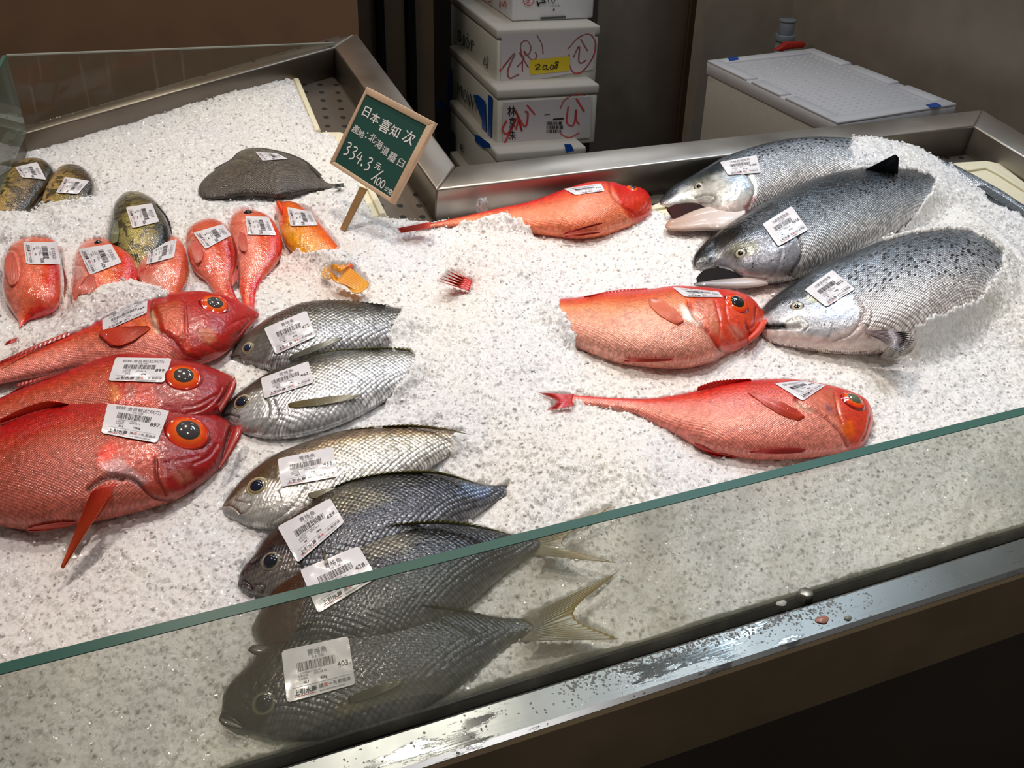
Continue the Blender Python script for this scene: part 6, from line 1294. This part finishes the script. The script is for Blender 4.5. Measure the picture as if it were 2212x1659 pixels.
tri = np.array([[0, 2, 4], [2, 1, 4], [1, 3, 4], [3, 0, 4], [2, 0, 5], [1, 2, 5], [3, 1, 5], [0, 3, 5]])
sz = rg.lognormal(math.log(.0015), .35, n).clip(.0008, .0042)
vv = base[None] * rg.uniform(.55, 1.25, (n, 6, 1)) + rg.uniform(-.3, .3, (n, 6, 3))
q_ = rg.normal(size=(n, 4)); q_ /= np.linalg.norm(q_, axis=1)[:, None]; a_, b1, c1, d1 = q_.T
RM = np.stack([1 - 2 * (c1 * c1 + d1 * d1), 2 * (b1 * c1 - a_ * d1), 2 * (b1 * d1 + a_ * c1), 2 * (b1 * c1 + a_ * d1), 1 - 2 * (b1 * b1 + d1 * d1), 2 * (c1 * d1 - a_ * b1), 2 * (b1 * d1 - a_ * c1), 2 * (c1 * d1 + a_ * b1), 1 - 2 * (b1 * b1 + c1 * c1)], 1).reshape(n, 3, 3)
vv = np.einsum('nij,nkj->nki', RM, vv) * sz[:, None, None] * np.array([1, 1, .8])
cc = np.stack([cx_, cy_, hz + .0006 + sz * rg.uniform(.0, .5, n)], 1)
CV = wl((vv + cc[:, None]).reshape(-1, 3)); CF = (tri[None] + (np.arange(n) * 6)[:, None, None]).reshape(-1, 3)
org = wl(np.array([.6, .4, 0.]))
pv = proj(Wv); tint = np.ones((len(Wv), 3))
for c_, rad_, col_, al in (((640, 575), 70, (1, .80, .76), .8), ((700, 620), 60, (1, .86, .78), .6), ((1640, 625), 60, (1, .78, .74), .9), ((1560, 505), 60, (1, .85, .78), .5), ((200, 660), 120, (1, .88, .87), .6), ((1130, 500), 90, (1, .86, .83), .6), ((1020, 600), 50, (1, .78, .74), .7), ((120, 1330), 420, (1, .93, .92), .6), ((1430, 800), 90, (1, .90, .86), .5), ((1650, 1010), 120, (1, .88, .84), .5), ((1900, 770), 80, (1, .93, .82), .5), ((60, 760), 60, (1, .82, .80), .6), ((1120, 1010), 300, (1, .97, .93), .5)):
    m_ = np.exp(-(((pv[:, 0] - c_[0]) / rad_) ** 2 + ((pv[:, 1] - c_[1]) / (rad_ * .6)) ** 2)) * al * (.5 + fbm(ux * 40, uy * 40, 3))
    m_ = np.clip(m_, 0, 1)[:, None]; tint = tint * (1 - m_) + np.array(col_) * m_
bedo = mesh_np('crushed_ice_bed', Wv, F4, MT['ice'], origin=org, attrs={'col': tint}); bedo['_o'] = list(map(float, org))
tag(bedo, 'white crushed ice filling the whole fish counter, heaped over the fish tails', 'ice', kind='stuff')
co = mesh_np('ice_chips', CV, CF, MT['chip'], parent=bedo, origin=org, smooth=False, attrs={'col': np.repeat(tint.reshape(NX2, NY2, 3)[::2, ::2].reshape(-1, 3)[k_], 6, 0)}); co.location = (0, 0, 0); co['kind'] = 'stuff'
# single clear lump
def lump(px, r_, hh, label):
    c = wl(bed(px, hh)); V = []; rg = np.random.RandomState(int(px[0])); 
    for i in range(7):
        ph = math.pi * (i / 6 - .5)
        for j in range(9):
            a = 2 * math.pi * j / 9; q = r_ * (1 + .25 * rg.uniform(-1, 1)); V.append(c + np.array([math.cos(a) * math.cos(ph) * q * .9, math.sin(a) * math.cos(ph) * q * .7, math.sin(ph) * q * 1.2]))
    o = mesh_np('ice_lump', V, gridfaces(7, 9, wrap=True), MT['lump'], smooth=False); tag(o, label, 'ice')
lump((1042, 446), .011, .008, 'clear ice lump standing by the rail behind the rear red fish')

# ------------------------------------------------------------------ chalkboard price sign
MT['wood'] = simple('pale_wood', (.62, .45, .30), .6, bump=.15, bscale=60, var=.15)
MT['stick'] = simple('brown_stick', (.36, .22, .09), .55, bump=.2, bscale=60, var=.3)
MT['board'] = simple('green_chalkboard', (.012, .075, .058), .5, var=.12, bscale=8)
MT['chalk'] = simple('white_chalk', (.85, .86, .85), .7)
nb = np.array([-.66, -.60, .44]); nb /= np.linalg.norm(nb); PB = wl(bed((735, 488), .004))
t = thing('chalkboard_sign', PB, 'green chalkboard price sign in pale wood frame on a stick, white Chinese writing', 'sign')
Qo = onplane([(792, 187), (940, 265), (848, 441), (711, 352)], PB, nb); Qi = onplane([(790, 203), (921, 271), (842, 426), (722, 349)], PB, nb)
for i in range(4):
    j = (i + 1) % 4; b = MB(); b.prism([Qo[i], Qo[j], Qi[j], Qi[i]], -nb * .009); b.build('frame_strip', MT['wood'], t, bevel=.0008)
b = MB(); b.prism(Qi + (Qi - Qi.mean(0)) * .02 - nb * .002, -nb * .004); b.build('board_face', MT['board'], t)
sp = onplane([(776, 402), (790, 408), (750, 484), (735, 489)], PB, nb); b = MB(); b.prism(sp - nb * .002, -nb * .004); 
b.prism(np.array([sp[2], sp[3], sp[3] + (sp[3] - sp[0]) * .35, sp[2] + (sp[2] - sp[1]) * .35]) - nb * .002, -nb * .004); b.build('stick', MT['stick'], t)
ik = Ink(); BW = .125
# unit square 100 x 100 across the green face
for ch, x, y, s_ in (('日', 4, 26, 16), ('本', 20, 28, 15), ('喜', 37, 32, 18), ('知', 55, 31, 16), ('次', 76, 30, 18)): ik.text(ch, x, y, s_ * 1.0, bold=.008)
for ch, x, y, s_ in (('產', 2, 52, 12), ('地', 13, 53, 10.5), ('北', 31, 51, 12), ('海', 43.5, 54, 12), ('道', 56, 57, 12), ('羅', 69, 60, 13.5), ('臼', 85, 60, 12)):
    ik.text(ch, x, y, s_); ik.text(ch, x + .35, y + .2, s_)
ik.raw([(26, 43), (28, 43), (28, 45), (26, 45)], [(0, 1, 2, 3)]); ik.raw([(26, 49), (28, 49), (28, 51), (26, 51)], [(0, 1, 2, 3)])
def three(x, y, s=1): ik.stroke([(x, y), (x + 5 * s, y - 1), (x + 6 * s, y + 3), (x + 2 * s, y + 7), (x + 6 * s, y + 9), (x + 6 * s, y + 14), (x + 1 * s, y + 17)], 1.7, 0, 26)
three(6, 68); three(17, 69); ik.stroke([(31, 70), (27, 79), (36, 79)], 1.7); ik.stroke([(34, 73), (33, 86)], 1.7); ik.raw([(38, 83), (41, 83), (41, 86), (38, 86)], [(0, 1, 2, 3)]); three(45, 71)
ik.text('元', 58, 78, 10, bold=.02); ik.stroke([(73, 76), (62, 94)], 1.6)
ik.stroke([(68, 87), (69, 97)], 1.5); ik.stroke([(74 + 2.6 * math.cos(a), 91 + 5 * math.sin(a)) for a in np.linspace(0, 6.4, 22)], 1.4); ik.stroke([(81 + 2.6 * math.cos(a), 91 + 5 * math.sin(a)) for a in np.linspace(0, 6.4, 22)], 1.4)
ik.text('公', 86, 96, 6.5, bold=.02); ik.text('克', 92.5, 97, 7.5, bold=.02)
ik.build('chalk_writing', quadmap(Qi - nb * .002, 100, 100, .0006), [MT['chalk']], t)
